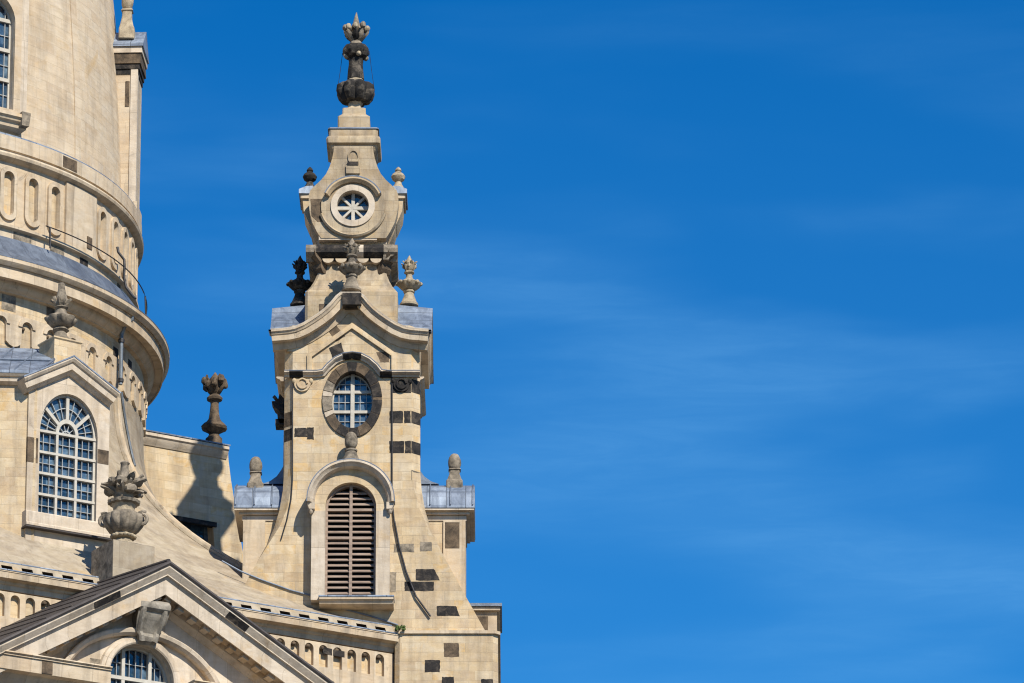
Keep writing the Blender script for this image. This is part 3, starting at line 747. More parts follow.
for k in range(8):
    a = R(45 * k); w_ = 0.15 if k % 2 == 0 else 0.10
    sp.bar((rcx, rcz), (rcx + math.cos(a) * ring_i, rcz + math.sin(a) * ring_i), w_, 1.80 - k * .002, 1.6, 'white')
sp.build('spoke', rwo)
for sg in (-1, 1):                                  # little lead-capped hoods on the flanks
    h_ = MB()
    zt, zm, zl = T.z(352, 186, -1.0), T.z(352, 196, -1.0), T.z(352, 210, -1.0)
    dx = 2.42
    h_.add([(sg * 1.8, -1.0, zt + .02), (sg * 2.1, -1.0, zt), (sg * dx, -1.05, zm + .32), (sg * dx, 1.05, zm + .32), (sg * 2.1, 1.0, zt), (sg * 1.8, 1.0, zt + .02),
            (sg * 1.6, -1.0, zm + .12), (sg * dx, -1.05, zm + .12), (sg * dx, 1.05, zm + .12), (sg * 1.6, 1.0, zm + .12)],
           [(0, 1, 4, 5), (1, 2, 3, 4), (0, 6, 7, 2, 1), (2, 7, 8, 3), (5, 4, 3, 8, 9), (6, 9, 8, 7)], 'lead')
    h_.prism([(sg * 1.6, -.95), (sg * 2.34, -.95), (sg * 2.34, .95), (sg * 1.6, .95)], zm - .08, zm + .12, 'trim')
    h_.add([(sg * 1.55, -.85, zm - .08), (sg * 2.26, -.85, zm - .08), (sg * 2.2, -.85, zl), (sg * 1.95, -.85, zl - .6), (sg * 1.5, -.85, zl - .6),
            (sg * 1.55, .85, zm - .08), (sg * 2.26, .85, zm - .08), (sg * 2.2, .85, zl), (sg * 1.95, .85, zl - .6), (sg * 1.5, .85, zl - .6)],
           [(0, 1, 2, 3, 4), (9, 8, 7, 6, 5), (0, 5, 6, 1), (1, 6, 7, 2), (2, 7, 8, 3), (3, 8, 9, 4)], 'ashlar')
    h_.build('side_hood', tw)
nc = MB()
zn0, zn1 = T.z(352, 152, -1.1), T.z(352, 128, -1.1)
nc.square([(0.86, zn0), (0.98, zn0 + .1), (1.08, zn0 + .34), (1.2, zn0 + .42), (1.22, zn0 + .62), (1.17, zn0 + .74), (1.1, zn0 + .78), (1.1, zn1 - .06), (1.02, zn1)], 'old', ch=0.08)
nc.square([(0.72, zn1), (0.72, T.z(352, 116, -.7)), (0.66, T.z(352, 115, -.7)), (0.53, T.z(352, 114, -.5)), (0.52, T.z(352, 108, -.5)), (0.3, T.z(352, 107.5, -.3)), (0.24, T.z(352, 103, -.2))], 'old', ch=0.05)
nc.square([(1.15, zn1 - .04), (1.12, zn1 + .03), (.8, zn1 + .06)], 'leadseam', ch=0.08)
nc.build('neck_cornice', tw)

# flank wings with quarter-round lead roofs
for sg in (-1, 1):
    wg = MB()
    yw = -1.9
    def wp(px, py, yl=yw): return T.p(AX + sg * (px - AX), py, yl)
    xo = abs(wp(465, 540)[0]) if sg > 0 else abs(T.p(243.5, 540, yw)[0]); zcor = T.z(352, 521, yw); zct = T.z(352, 508.5, yw - .3)
    wg.box(*sorted((sg * 2.0, sg * xo)), yw, 1.9, zblk - 1, zcor, 'ashlar')
    wg.box(*sorted((sg * (xo - 0.95), sg * (xo + .02))), yw - .1, 1.95, zblk, zcor - 0.35 if False else zcor, 'trim')
    wg.plate([wp(*q) for q in ((445, 549), (459.5, 549), (459.5, 523), (445, 523))], [], 1.93 + .08, 1.8, 'brown') if sg > 0 else None
    wo = wg.build('side_wing', tw)
    c_ = MB()
    w0, w1 = 2.6, xo + 0.2
    hh = zct - zcor
    for (a, b, e) in ((0, .22, .06), (.24, .34, .2), (.36, hh - .12, .3), (hh - .1, hh, .4)):
        c_.box(*sorted((sg * w0, sg * (xo + e))), yw - e, 1.9 + e, zcor + a, zcor + b, 'cream')
    c_.build('cornice', wo)
    r_ = MB()
    zt = T.z(352, 484, 0) ; q_ = []
    ztop_ = T.z(352, 486, yw)
    # rounded lead roof that turns down to the front, and a sweep that climbs to the shaft
    prof_r = [(-yw * -1 + 0 - 0.42, zct), (yw - .42, zct + .12), (yw - .38, zct + .5), (yw - .25, zct + .85), (yw + .05, ztop_ + .02), (yw + .6, ztop_ + .2), (0, ztop_ + .34)]
    prof_r = [(yw - .44, zct + .0), (yw - .44, zct + .12), (yw - .40, zct + .5), (yw - .27, zct + .85), (yw + .02, ztop_ - .02), (yw + .6, ztop_ + .22), (0, ztop_ + .36)]
    full = prof_r + [(-y, z) for y, z in reversed(prof_r[:-1])]
    nn = len(full)
    xa, xb = sg * 2.7, sg * (xo + 0.42)
    vs_ = [(xa, y, z) for y, z in full] + [(xb, y, z) for y, z in full]
    r_.add(vs_, [tuple(range(nn)), tuple(range(2 * nn - 1, nn - 1, -1))] + [(i, (i + 1) % nn, nn + (i + 1) % nn, nn + i) for i in range(nn)], 'lead')
    for t_ in (0.3, 0.62, 0.97):
        xs_ = xa + (xb - xa) * t_
        r_.sweep([(y, z) for y, z in full[1:-1]], [(0, xs_ - .035), (0.06, xs_ - .02), (0.06, xs_ + .02), (0, xs_ + .035)], 'leadseam', mf=lambda u, z, d: Vector((d, u, z)))
    # climbing sweep against the shaft
    zz = ztop_ + .3
    cur = [(3.9, zz), (3.55, zz + .12), (3.25, zz + .35), (3.05, zz + .65), (2.9, zz + .95), (2.7, zz + .95), (2.7, zz)]
    vs_ = [(sg * x, y, z) for y in (-1.3, 1.3) for x, z in cur]; nn = len(cur)
    r_.add(vs_, [tuple(range(nn)), tuple(range(2 * nn - 1, nn - 1, -1))] + [(i, (i + 1) % nn, nn + (i + 1) % nn, nn + i) for i in range(nn)], 'leadseam')
    r_.build('roof', wo)
    wo['label'] = 'flank of the tower under a rounded lead roof'
# small corner pier at the right foot of the tower
cp = MB()
a0 = T.p(470, 632, 1.0); a1 = T.p(497, 606, 1.0)
cp.box(a0[0], a1[0], 1.0, 4.6, zblk - .5, a1[1] - .25, 'trim'); cp.box(a0[0] + .1, a1[0] - .4, 0.9, 1.4, zblk, a1[1] - .5, 'brown')
cp.box(a0[0] - .2, a1[0] + .14, 0.8, 4.8, a1[1] - .25, a1[1] - .1, 'cream'); cp.box(a0[0] - .3, a1[0] + .22, 0.7, 4.9, a1[1] - .09, a1[1] + .05, 'leadseam')
cp.build('corner_pier', tw)

# cables on the tower
cb = MB()
u0 = 2.6
pts = [tp(392, 300 + 12 * i) for i in range(4, 17)]
line = [(p[0], HB - .05, p[1]) for p in [tp(392, y) for y in (378, 420, 470, 500)]] + [(p[0], HB - .09, p[1]) for p in [tp(394, 520), tp(399, 546), (tp(406, 572)), tp(416, 597), tp(430.5, 617)]]
cb.tube(line, 0.035, 'iron')
cb.tube([(p[0], HB - .11, p[1]) for p in [tp(394.5, 522), tp(399, 546), tp(406, 572), tp(416, 597), tp(430.5, 617)]], 0.042, 'iron')
co = cb.build('lightning_cable', loc=(XT, YT, 0)); tag(co, 'thick black cable hanging in a curve right of the louvred arch', 'cable')
cb = MB()
cb.tube([(p[0], HB - .05, p[1]) for p in [tp(292.5, y) for y in (378, 420, 455, 480)] + [tp(291, 500), tp(287, 520), tp(281, 540)]], 0.03, 'iron')
co = cb.build('lightning_cable', loc=(XT, YT, 0)); tag(co, 'thin dark cable down the shaded corner beside the black winged carving', 'cable')

# ================================================================== DOME
dm = thing('church_dome', 'huge round sandstone dome drum with niches and broad lead-covered cornice', 'dome', (XD, YD, 0))
DC = Vector((XD, YD))
def rsil(px, py=300):
    d = ray(px, py); v = Vector((d.x, d.y)).normalized()
    return abs(v.x * DC.y - v.y * DC.x)
def zring(py, r, px=0):
    d = ray(px, py); v = Vector((d.x, d.y)); a = v.dot(v); b = -2 * v.dot(DC); c = DC.dot(DC) - r * r
    disc = b * b - 4 * a * c
    t = (-b - math.sqrt(max(0, disc))) / (2 * a)
    return CZ + d.z * t
def dphi(px, r, py=250):
    d = ray(px, py); v = Vector((d.x, d.y)); a = v.dot(v); b = -2 * v.dot(DC); c = DC.dot(DC) - r * r
    t = (-b - math.sqrt(max(0, b * b - 4 * a * c))) / (2 * a)
    q = v * t - DC; return math.atan2(q.x, -q.y)
R_sh = rsil(127.5, 150); R_led = rsil(142.5, 205); R_fr = rsil(136, 250); R_cor = rsil(170, 335); R_fas = rsil(164, 345); R_wall = rsil(145.5)
z_led = zring(131, R_led); z_band = zring(147, R_led); z_tor = zring(158, R_led); z_frb = zring(219, R_fr); z_low = zring(223, R_led)
z_lt = zring(237, R_fr); z_lb = zring(254, R_cor); z_ce = zring(262, R_cor); z_f0 = zring(266, R_fas); z_f1 = zring(276, R_fas); z_w = zring(290, R_wall)
z_n0 = zring(300, R_wall, 0)
z_n1 = zring(352, R_wall, 0)
A0, A1, SEG = -90, 270, 144
print('dome radii', R_sh, R_led, R_fr, R_cor, R_wall, 'z', z_led, z_lb, z_n1)
# shell
sh = MB()
zs0 = CZ + ray(114, 0).z / ray(114, 0).y * YD
Rt = rsil(114, 0)
pr = [(R_sh + .05, z_led - .2)]
H = zs0 - z_led
for i in range(0, 15):
    q = i / 14 * 2.6; pr.append((R_sh - (R_sh - Rt) * (q ** 1.6), z_led + H * q))
pr += [(pr[-1][0] - 2.2, pr[-1][1] + 3), (pr[-1][0] - 5, pr[-1][1] + 5)]
sh.lathe(pr, 'dome', SEG)
for ph in (59.8, 59.8 + 45, 14.8, 59.8 - 90):     # slim lesenes
    for off in (0,):
        cols = [(r * 1.0, z) for r, z in pr[:12]]
        for s2 in (1,):
            vs_ = []; w_ = 0.22
            for r, z in cols:
                for (a, e) in ((-w_, 0.0), (-w_, .05), (w_, .05), (w_, 0.0)):
                    p_ = R(ph); rr = r + e
                    vs_.append((rr * math.sin(p_) + a * math.cos(p_), -rr * math.cos(p_) + a * math.sin(p_), z))
            n_ = len(cols)
            sh.add(vs_, [(i * 4 + k, i * 4 + k + 1, (i + 1) * 4 + k + 1, (i + 1) * 4 + k) for i in range(n_ - 1) for k in range(3)], 'dome')
sh.build('shell', dm)
# ledge, band and roll
lg = MB()
lg.lathe([(R_sh - .3, z_led + .12), (R_led - .1, z_led + .02), (R_led - .02, z_led - .04), (R_led - .02, z_led - .1)], 'lead', SEG)
zt_ = z_band
lg.lathe([(R_led - .02, z_led - .1), (R_led, z_led - .1), (R_led, zt_), (R_led - .1, zt_ - .02), (R_led - .1, zt_ - .1), (R_led + .04, zt_ - .14), (R_led + .1, zt_ - .24), (R_led + .06, zt_ - .36), (R_led - .08, zt_ - .44), (R_fr, zt_ - .5), (R_fr - .4, zt_ - .5)], 'trim', SEG)
a_, b_ = dphi(61, R_led), dphi(75, R_led)
mf = cyl(R_led)
def cylrect(a, b, z0, z1, n=6): return seg_edge((a, z0), (b, z0), n) + [(b, z0), (b, z1)] + seg_edge((b, z1), (a, z1), n)[1:] + [(a, z1)]
lg.plate(cylrect(a_ * R_led, b_ * R_led, z_band + .06, z_led - .16), [], 0.01, -.1, 'brown', mf=mf)
lg.build('ledge', dm)
# upper frieze with long niches
ztf, zbf = zt_ - .5, z_low + .08
fz = MB(); mfr = cyl(R_fr)
fz.lathe([(R_fr - .165, zbf - .2), (R_fr - .165, ztf + .3)], 'ashlar', SEG)
NW = R(5.85) * R_fr
def stadium(c, half, z0, z1, n=12): return arc(c, z1 - half, half, half, 0, 180, n) + arc(c, z0 + half, half, half, 180, 360, n)
niche_c = []
for gctr in (-54.4, -9.4, 35.6, 80.6, 125.6):
    for k in range(6): niche_c.append(gctr + (k - 2.5) * 5.85)
for c_ in niche_c:
    u = R(c_) * R_fr; hN = zt_ - .5 - zbf
    fz.plate(cylrect(u - NW / 2, u + NW / 2, zbf, ztf, 6), [stadium(u, 0.26, zbf + .48, ztf - .45)], 0, -.17, 'trim', mf=mfr)
for gctr in (-54.4, -9.4, 35.6, 80.6):
    a, b = R(gctr + 3 * 5.85) * R_fr, R(gctr + 45 - 3 * 5.85) * R_fr
    fz.plate(cylrect(a, b, zbf, ztf, 8), [], 0.13, -.34, 'trim', mf=mfr)
fz.plate(cylrect(R(60) * R_fr, R(61.6) * R_fr, zbf + .35, zbf + .9), [], 0.14, 0, 'brown', mf=mfr)
fzo = fz.build('frieze', dm)
for c_ in niche_c:
    u = R(c_) * R_fr
    if c_ > 110 or c_ < -20: continue
    o_ = MB().plate(stadium(u, 0.45, zbf + .25, ztf - .22, 14), [stadium(u, 0.265, zbf + .47, ztf - .44, 14)], 0.11, -.05, 'trim', mf=mfr).build('niche', fzo)
# lower ledge + plain band
lw_ = MB()
lw_.lathe([(R_fr - .3, zbf + .02), (R_led - .05, zbf), (R_led - .05, zbf - .12), (R_fr, zbf - .16), (R_fr, z_lt - .1)], 'trim', SEG)
for (a, b) in ((13, 31), (50, 64)):
    pa, pb = dphi(a, R_fr), dphi(b, R_fr)
    lw_.plate(cylrect(pa * R_fr, pb * R_fr, z_lt, zbf - .18), [], 0.012, -.1, 'grey', mf=mfr)
for (a, b, m_) in ((80, 88, 'dark'), (130, 134, 'grey'), (118, 121, 'brown')):
    pa, pb = dphi(a, R_fr), dphi(b, R_fr)
    lw_.plate(cylrect(pa * R_fr, pb * R_fr, z_lt - .02, zbf - .2), [], 0.014, -.1, m_, mf=mfr)
lw_.build('plinth_band', dm)
# lead skirt roof and big cornice
ls = MB()
ls.lathe([(R_fr - .1, z_lt + .02), (R_fr + .3, z_lt - .06), ((R_fr + R_cor) / 2, (z_lt + z_lb) / 2 - .08), (R_cor - .05, z_lb + .02), (R_cor + .01, z_lb), (R_cor + .01, z_lb - .05)], 'leadskirt', SEG)
ls.build('lead_skirt', dm)
bc = MB()
hc = z_lb - z_ce
bc.lathe([(R_fr, z_lb - .06), (R_cor, z_lb - .06), (R_cor, z_lb - .22), (R_cor - .05, z_lb - .28), (R_cor - .16, z_ce - .02), (R_fas + .04, z_f0 + .08), (R_fas + .04, z_f0), (R_fas, z_f0), (R_fas, z_f1), (R_fas - .06, z_f1), (R_fas - .08, z_f1 + .06), (R_wall + .5, z_f1 + .06), (R_wall + .45, z_f1 - .1), (R_wall + .3, z_f1 - .28), (R_wall + .22, z_f1 - .32), (R_wall + .2, z_w - .1), (R_wall, z_w - .14)], 'trim', SEG)
for (a, b) in ((78, 86), (150, 156)):
    pass
bc.build('cornice', dm)
# drum wall below, corbel table
dw = MB(); mw = cyl(R_wall)
dw.lathe([(R_wall, z_f1 - .2), (R_wall, z_n1 - 3.2), (R_wall - .15, z_n1 - 3.4), (R_wall - .15, z_n1 - 6.5)], 'ashlar', SEG)
for (a, b, y0, y1, m_) in ((3, 17, 292, 311, 'grey'), (48, 56, 306, 323, 'brown')):
    pa, pb = dphi(a, R_wall), dphi(b, R_wall); xm = (a + b) / 2
    dw.plate(cylrect(pa * R_wall, pb * R_wall, zring(y1, R_wall, xm), zring(y0, R_wall, xm)), [], 0.01, -.1, m_, mf=mw)
for ph in (68, 75.5): dw.plate(cylrect(R(ph) * R_wall, R(ph + 2.0) * R_wall, z_w - 1.9, z_w - .5), [], 0.02, -.1, 'dark', mf=mw)  # two dark openings, their darkness painted as flat panels on the wall
dwo = dw.build('drum_wall', dm)
z_ct = zring(316, R_wall, 25) ; z_cb = zring(349, R_wall, 25)
CW = R(5.8) * R_wall
hcell = z_ct - z_cb
for k in range(-9, 20):
    c_ = 30.3 + 5.8 * (k)
    if c_ > 125 or c_ < -25: continue
    u = R(c_) * R_wall; a = 0.26; bot = z_cb
    zs_ = z_ct - .62
    tongue = CW / 2 - a
    cellp = seg_edge((u + CW / 2, z_ct - .12), (u - CW / 2, z_ct - .12), 8) + [(u - CW / 2, z_ct - .12), (u - CW / 2, bot - .1)] + [(u - CW / 2 + tongue * .5, bot - .03), (u - a - .02, bot + .12)] \
        + [(u - a, zs_)] + arc(u, zs_, a, a, 180, 0, 10)[1:] + [(u + a + .02, bot + .12), (u + CW / 2 - tongue * .5, bot - .03), (u + CW / 2, bot - .1)]
    c2 = MB().plate(cellp, [], 0.13, -.05, 'trim', mf=mw)
    c2.plate(arc(u, zs_, a + .2, a + .2, 180, 0, 12) + arc(u, zs_, a + .02, a + .02, 0, 180, 12), [], 0.19, 0.05, 'trim', mf=mw)
    c2.ball(Vector(mw(u - a * .62, zs_ - .06, .06)), .09, .09, .09, 'brown', 8, 6)
    c2.build('corbel_arch', dwo)
# dome windows (bays at 45 degrees): frame, glass, muntins
def dome_bay(ph, detail=True):
    rot = R(ph)
    def bm_(u, z, d, r0=R_sh + .35): 
        a = Vector((math.sin(rot), -math.cos(rot), 0)); t_ = Vector((math.cos(rot), math.sin(rot), 0))
        return a * (r0 + d) + t_ * u + Vector((0, 0, z))
    return bm_
PHW = 33.2
bf = dome_bay(PHW)
zw0 = zring(113, R_sh + .35, 5); 
hw = 1.0
b_ = MB()
b_.plate([(-2.0, zw0 - .1), (2.0, zw0 - .1), (2.0, zw0 + 9), (-2.0, zw0 + 9)], [arch(0, 1.28, zw0 + .12, zw0 + 4.3, n=16)], 0.12, -1.5, 'cream', mf=bf)
b_.plate([(-1.62, zw0 - .1), (1.62, zw0 - .1), (1.62, zw0 + 7), (-1.62, zw0 + 7)], [arch(0, 1.285, zw0 + .12, zw0 + 4.3, n=16)], 0.22, 0.1, 'trim', mf=bf)
b_.sweep([(-2.0, zw0 - .1), (2.0, zw0 - .1)], [(0.02, -.9), (0.02, .42), (-.14, .44), (-.2, .34), (-.3, .3), (-.36, .16), (-.55, .12), (-.55, -.9)], 'trim', mf=bf)
for sg in (-1, 1): b_.plate([(sg * 1.62, zw0 - .6), (sg * 1.98, zw0 - .6), (sg * 2.06, zw0 + .05), (sg * 1.62, zw0 + .05)][::sg], [], .46, -.3, 'grey', mf=bf)
bo = b_.build('dome_window', dm)
MB().plate(arch(0, 1.3, zw0 + .1, zw0 + 4.3, n=16), [], -.3, -.36, 'glass', mf=bf).build('pane', bo)
mb_ = MB()
mb_.plate(arch(0, 1.29, zw0 + .12, zw0 + 4.3, n=16), [arch(0, 1.2, zw0 + .2, zw0 + 4.3, n=16)], -.2, -.3, 'white', mf=bf)
for q in (-.42, .42): mb_.bar((q, zw0 + .15), (q, zw0 + 5.4), .13, -.16, -.3, 'white', mf=bf)
for i in range(5): mb_.bar((-1.25, zw0 + .2 + i * 1.42), (1.25, zw0 + .2 + i * 1.42), .17, -.15, -.3, 'white', mf=bf)
for q in (-1.0, -.7, -.14, .14, .7, 1.0): mb_.bar((q, zw0 + .2), (q, zw0 + 5.2), .03, -.23, -.3, 'glazebar', mf=bf)
for i in range(9): mb_.bar((-1.25, zw0 + .2 + .71 * i), (1.25, zw0 + .2 + .71 * i), .03, -.235, -.3, 'glazebar', mf=bf)
mb_.build('muntin', bo)
# the next bay seen edge-on: pier, capital, lead cap
bb = MB()
PB = R(87.0); ab = Vector((math.sin(PB), -math.cos(PB), 0)); tb = Vector((math.cos(PB), math.sin(PB), 0))
def bmf(u, z, d): return ab * d + tb * u + Vector((0, 0, z))
def bbox(mb, u0, u1, d0, d1, z0, z1, m): mb.plate([(u0, z0), (u1, z0), (u1, z1), (u0, z1)], [], d1, d0, m, mf=bmf, back=True)
rb1 = rsil(141.5, 110)
zc_b = W(140, 74, YD - 1.5).z; zb_b = z_led - .05
zcap = W(140, 54, YD - 1.5).z; zld = W(140, 48, YD - 1.5).z; zlt_ = W(140, 32, YD - 1.5).z
bbox(bb, -.8, .8, 10.5, rb1, zb_b, zc_b + .6, 'dome')
bbox(bb, -.86, -.6, rb1 - .3, rb1 + .03, zb_b, zc_b + .4, 'cream'); 
bbox(bb, -.83, .83, rb1 - .55, rb1 - .36, zc_b - 1.6, zc_b - .35, 'brown')
bbox(bb, -.9, .9, rb1 - .6, rb1 + .1, zb_b - .02, zb_b + .35, 'trim')
bo2 = bb.build('window_bay', dm)
cc = MB()
for e, za, zb2, m_ in ((.04, zc_b, zc_b + .25, 'dark'), (.1, zc_b + .25, zc_b + .5, 'dark'), (.16, zc_b + .5, zcap, 'brown'), (.22, zcap + .005, zld, 'cream')):
    bbox(cc, -.8 - e, .8 + e, 10.6, rb1 + e, za, zb2, m_)
cc.build('capital', bo2)
rr_ = MB()
vs_ = [bmf(u, z, d) for u, z, d in ((-1.1, zld, 10.6), (1.1, zld, 10.6), (1.1, zld, rb1 + .28), (-1.1, zld, rb1 + .28), (-1.1, zld + .1, 10.6), (1.1, zld + .1, 10.6), (1.1, zld + .1, rb1 + .28), (-1.1, zld + .1, rb1 + .28), (0, zlt_ + .35, 10.6), (0, zlt_ + .35, rb1 + .28))]
rr_.add(vs_, [(0, 1, 2, 3), (0, 3, 7, 4), (1, 5, 6, 2), (3, 2, 6, 9, 7), (4, 7, 9, 8), (5, 8, 9, 6), (0, 4, 8, 5, 1)], 'lead')
rr_.build('roof', bo2)
# inspection rail round the skirt
hr = MB()
Rr = rsil(147); zr_ = zring(278, Rr, 114)
zr_ = zring(259, Rr, 114)
hr.tube([(Rr * math.sin(R(a)), -Rr * math.cos(R(a)), zr_) for a in range(46, 140, 2)], 0.028, 'iron')
hro = hr.build('handrail', loc=(XD, YD, 0)); tag(hro, 'dark curved iron handrail round the lead skirt of the dome', 'handrail')
for a in (71.5,):
    s_ = R(a); 
    MB().tube([((Rr + dx_) * math.sin(s_), -(Rr + dx_) * math.cos(s_), zr_ + dz_) for dx_, dz_ in ((-.35, 1.0), (-.3, .75), (0, .35), (.02, 0), (.0, -.5), (.12, -1.0), (.45, -1.45), (.6, -1.6))], .06, 'iron').build('bracket', hro)
for a in (47, 88, 105):
    s_ = R(a)
    MB().tube([((Rr + dx_) * math.sin(s_), -(Rr + dx_) * math.cos(s_), zr_ + dz_) for dx_, dz_ in ((0, 0), (.05, -1.0))], .04, 'iron').build('post', hro)
# downpipe
dp = MB()
Rp = R_wall + .4; pp = dphi(121, Rp, 360)
pv = lambda r, z: (r * math.sin(pp), -r * math.cos(pp), z)
z_a, z_b = zring(330, Rp, 121), zring(385, Rp, 121)
dp.tube([pv(Rp + .55, z_a + .75), pv(Rp + .5, z_a + .45), pv(Rp + .15, z_a + .15), pv(Rp, z_a - .2), pv(Rp, z_b)], .09, 'pipe')
dpo = dp.build('downpipe', loc=(XD, YD, 0)); tag(dpo, 'grey downpipe running down the drum under the dome cornice', 'downpipe')
for zq in (z_a - .5, z_b + .2): MB().tube([pv(Rp, zq - .08), pv(Rp, zq + .08)], .14, 'iron').build('collar', dpo)

# ================================================================== CHURCH BODY: bell-shaped stone roof, eaves, front wall
cb_ = thing('church_nave', 'broad church body with swept stone roof rising to the round drum', 'church', (XD, YD, 0))
z_eave = pE.z
zE = z_eave + 0.62                                # foot of the stone roof
PWR = 2.6
r0 = R_wall + .03; zdr = zring(395, R_wall, 120)
NS, NCH = NFR - 0.55, 27.4
def rb(ph):
    best = 1e9
    for k in range(4):
        for n_, off in ((NS, 0), (NCH, 45)):
            c = math.cos(ph - (TH + R(off + 90 * k)))
            if c > 0.05: best = min(best, n_ / c)
    return best
zd = z_cb - .12
NV, NU = 26, 288
fl = MB(); vs_ = []; 
for j in range(NV + 1):
    t = j / NV
    for i in range(NU):
        ph = 2 * PI * i / NU; rbb = rb(ph)
        r_ = r0 + (rbb - r0) * (t ** PWR); z_ = zd + (zE - zd) * (0.86 * t + 0.14 * t * t)
        vs_.append((r_ * math.sin(ph), -r_ * math.cos(ph), z_))
fs = []; uv = []
for j in range(NV):
    for i in range(NU):
        i2 = (i + 1) % NU
        fs.append((j * NU + i, j * NU + i2, (j + 1) * NU + i2, (j + 1) * NU + i))
        a, b = 2 * PI * i / NU * 16, 2 * PI * (i + 1) / NU * 16
        uv.append([(a, -j * .75), (b, -j * .75), (b, -j * .75 - .75), (a, -j * .75 - .75)])
fl.add(vs_, fs, 'flare', uv)
fl.build('roof', cb_, sharp=12)
def fpt(ph, t, e=0.0):
    rbb = rb(ph); r_ = r0 + (rbb - r0) * (t ** PWR); z_ = zd + (zE - zd) * (0.86 * t + 0.14 * t * t)
    return Vector(((r_ + e) * math.sin(ph), -(r_ + e) * math.cos(ph), z_ + e * .5))
phc = min((rb(R(q * .25)) * -1, R(q * .25)) for q in range(200, 330))[1]
hr_ = MB()
for k in range(3):
    hr_.tube([fpt(phc - .012 + .012 * k, i / 30, .03 if k != 1 else .07) for i in range(1, 30)], .11 if k != 1 else .14, 'trim' if k == 1 else 'flare', 6)
hr_.build('hip_rib', cb_)
cd = MB(); pts_ = []
for px, py in ((121.5, 392), (123.5, 408), (126, 424), (129, 440), (132.5, 456), (135, 466)):
    d = ray(px, py)
    for i in range(2400):                          # where this sight line meets the drum or the swept roof
        Y = 198 + i * .01; v = Vector((0, 0, CZ)) + d * (Y / d.y) - Vector((XD, YD, 0))
        ph = math.atan2(v.x, -v.y) % (2 * PI); rad = math.hypot(v.x, v.y); rbb = rb(ph); t = 0
        while t < 1 and zd + (zE - zd) * (0.86 * t + 0.14 * t * t) > v.z: t += .004
        rs = r0 + (rbb - r0) * t ** PWR + .06
        if rad <= rs:
            pts_.append(Vector((rs * math.sin(ph), -rs * math.cos(ph), v.z))); break
cd.tube(pts_, .055, 'pipe', 6)
cdo = cd.build('lightning_cable', loc=(XD, YD, 0)); tag(cdo, 'thin grey conductor running down the stone roof below the downpipe', 'cable')
FF = front_frame(NFR)                               # the plane of the eave edge
def fmap(u, z, d):                                  # front-face coordinates to the dome-centred axes of the nave
    q = FF.world(u, -d, z) - Vector((XD, YD, 0)); return q
def fp(px, py, yl=0): return FF.p(px, py, yl)
uR = fp(399, 640)[0]; uL = uR - 33
ev = MB()
ev.sweep([(uL, z_eave), (uR, z_eave)], [(0.25, -.8), (0.25, 0.02), (0.2, .03), (0.18, 0.0), (-.06, -.03), (-.08, -.1), (-.10, -.34), (-.2, -.38), (-.24, -.46), (-.44, -.5), (-.44, -1.6), (0.25, -1.6)], 'trim', mf=fmap)
ev.sweep([(uL, z_eave), (uR, z_eave)], [(0.255, -.6), (0.255, 0.05), (0.30, 0.05), (0.31, -.6)], 'lead', mf=fmap)
evo = ev.build('cornice', cb_)
# leaning course with drain slots between eave and roof
pa = MB()
zp0, zp1 = z_eave + .29, z_eave + .72
def pmap(u, z, d): return fmap(u, z, d - (z - zp0) * .55)
slots = []
u = uR - .75
while u > uL + .5:
    slots.append([(u - .25, zp0 + .08), (u + .25, zp0 + .08), (u + .25, zp0 + .28), (u - .25, zp0 + .28)]); u -= .93
pa.plate([(uL, zp0), (uR - .1, zp0), (uR - .1, zp1), (uL, zp1)], slots, -.2, -.5, 'flare', mf=pmap, mh='brown')
pa.plate([(uL, zp0), (uR - .2, zp0), (uR - .2, zp1 - .05), (uL, zp1 - .05)], [], -.45, -.6, 'void', mf=pmap)
pa.tube([fmap(uL, zp1 + .04, -.5), fmap(uR - .1, zp1 + .04, -.5)], .045, 'lead')
pa.build('parapet', cb_)
# front wall with its row of small niches
fwm = MB()
zwt = z_eave - .5; 
niche = []; u = fp(380, 640, .5)[0]
zn_t = zwt - .1
for k in range(40):
    niche.append([(u - .21, zn_t - .98), (u + .21, zn_t - .98)] + arc(u, zn_t - .21, .21, .21, 0, 180, 10)); u -= .69
    if u < uL + .6: break
fwm.plate([(uL, zwt - 1.9), (uR, zwt - 1.9), (uR, zwt), (uL, zwt)], niche, -.5, -.85, 'trim', mf=fmap)
fwm.plate([(uL, zwt - 1.9), (uR, zwt - 1.9), (uR, zwt), (uL, zwt)], [], -.72, -1.2, 'ashlar', mf=fmap)
fwm.plate([(uL, 0), (uR, 0), (uR, zwt - 1.9), (uL, zwt - 1.9)], [], -.5, -1.2, 'ashlar', mf=fmap)
for i, nn_ in enumerate(niche[:24]):
    uu = (nn_[0][0] + nn_[1][0]) / 2
    fwm.ball(Vector(fmap(uu - .03, zn_t - .12, -.6)), .13, .13, .1, 'brown', 8, 6)
fwm.plate([fp(323, 647, .5), fp(332, 649, .5), fp(332, 655.5, .5), fp(323, 653.5, .5)], [], -.49, -.55, 'dark', mf=fmap)
fwm.plate([fp(333, 649.5, .5), fp(344.5, 651.5, .5), fp(344.5, 657.5, .5), fp(333, 655.5, .5)], [], -.49, -.55, 'dark', mf=fmap)
fwm.sweep([(uL, zwt - 2.2), (uR, zwt - 2.2)], [(0, -.6), (0, -.4), (-.1, -.38), (-.18, -.48), (-.18, -.6)], 'trim', mf=fmap)
fwm.build('wall', cb_)
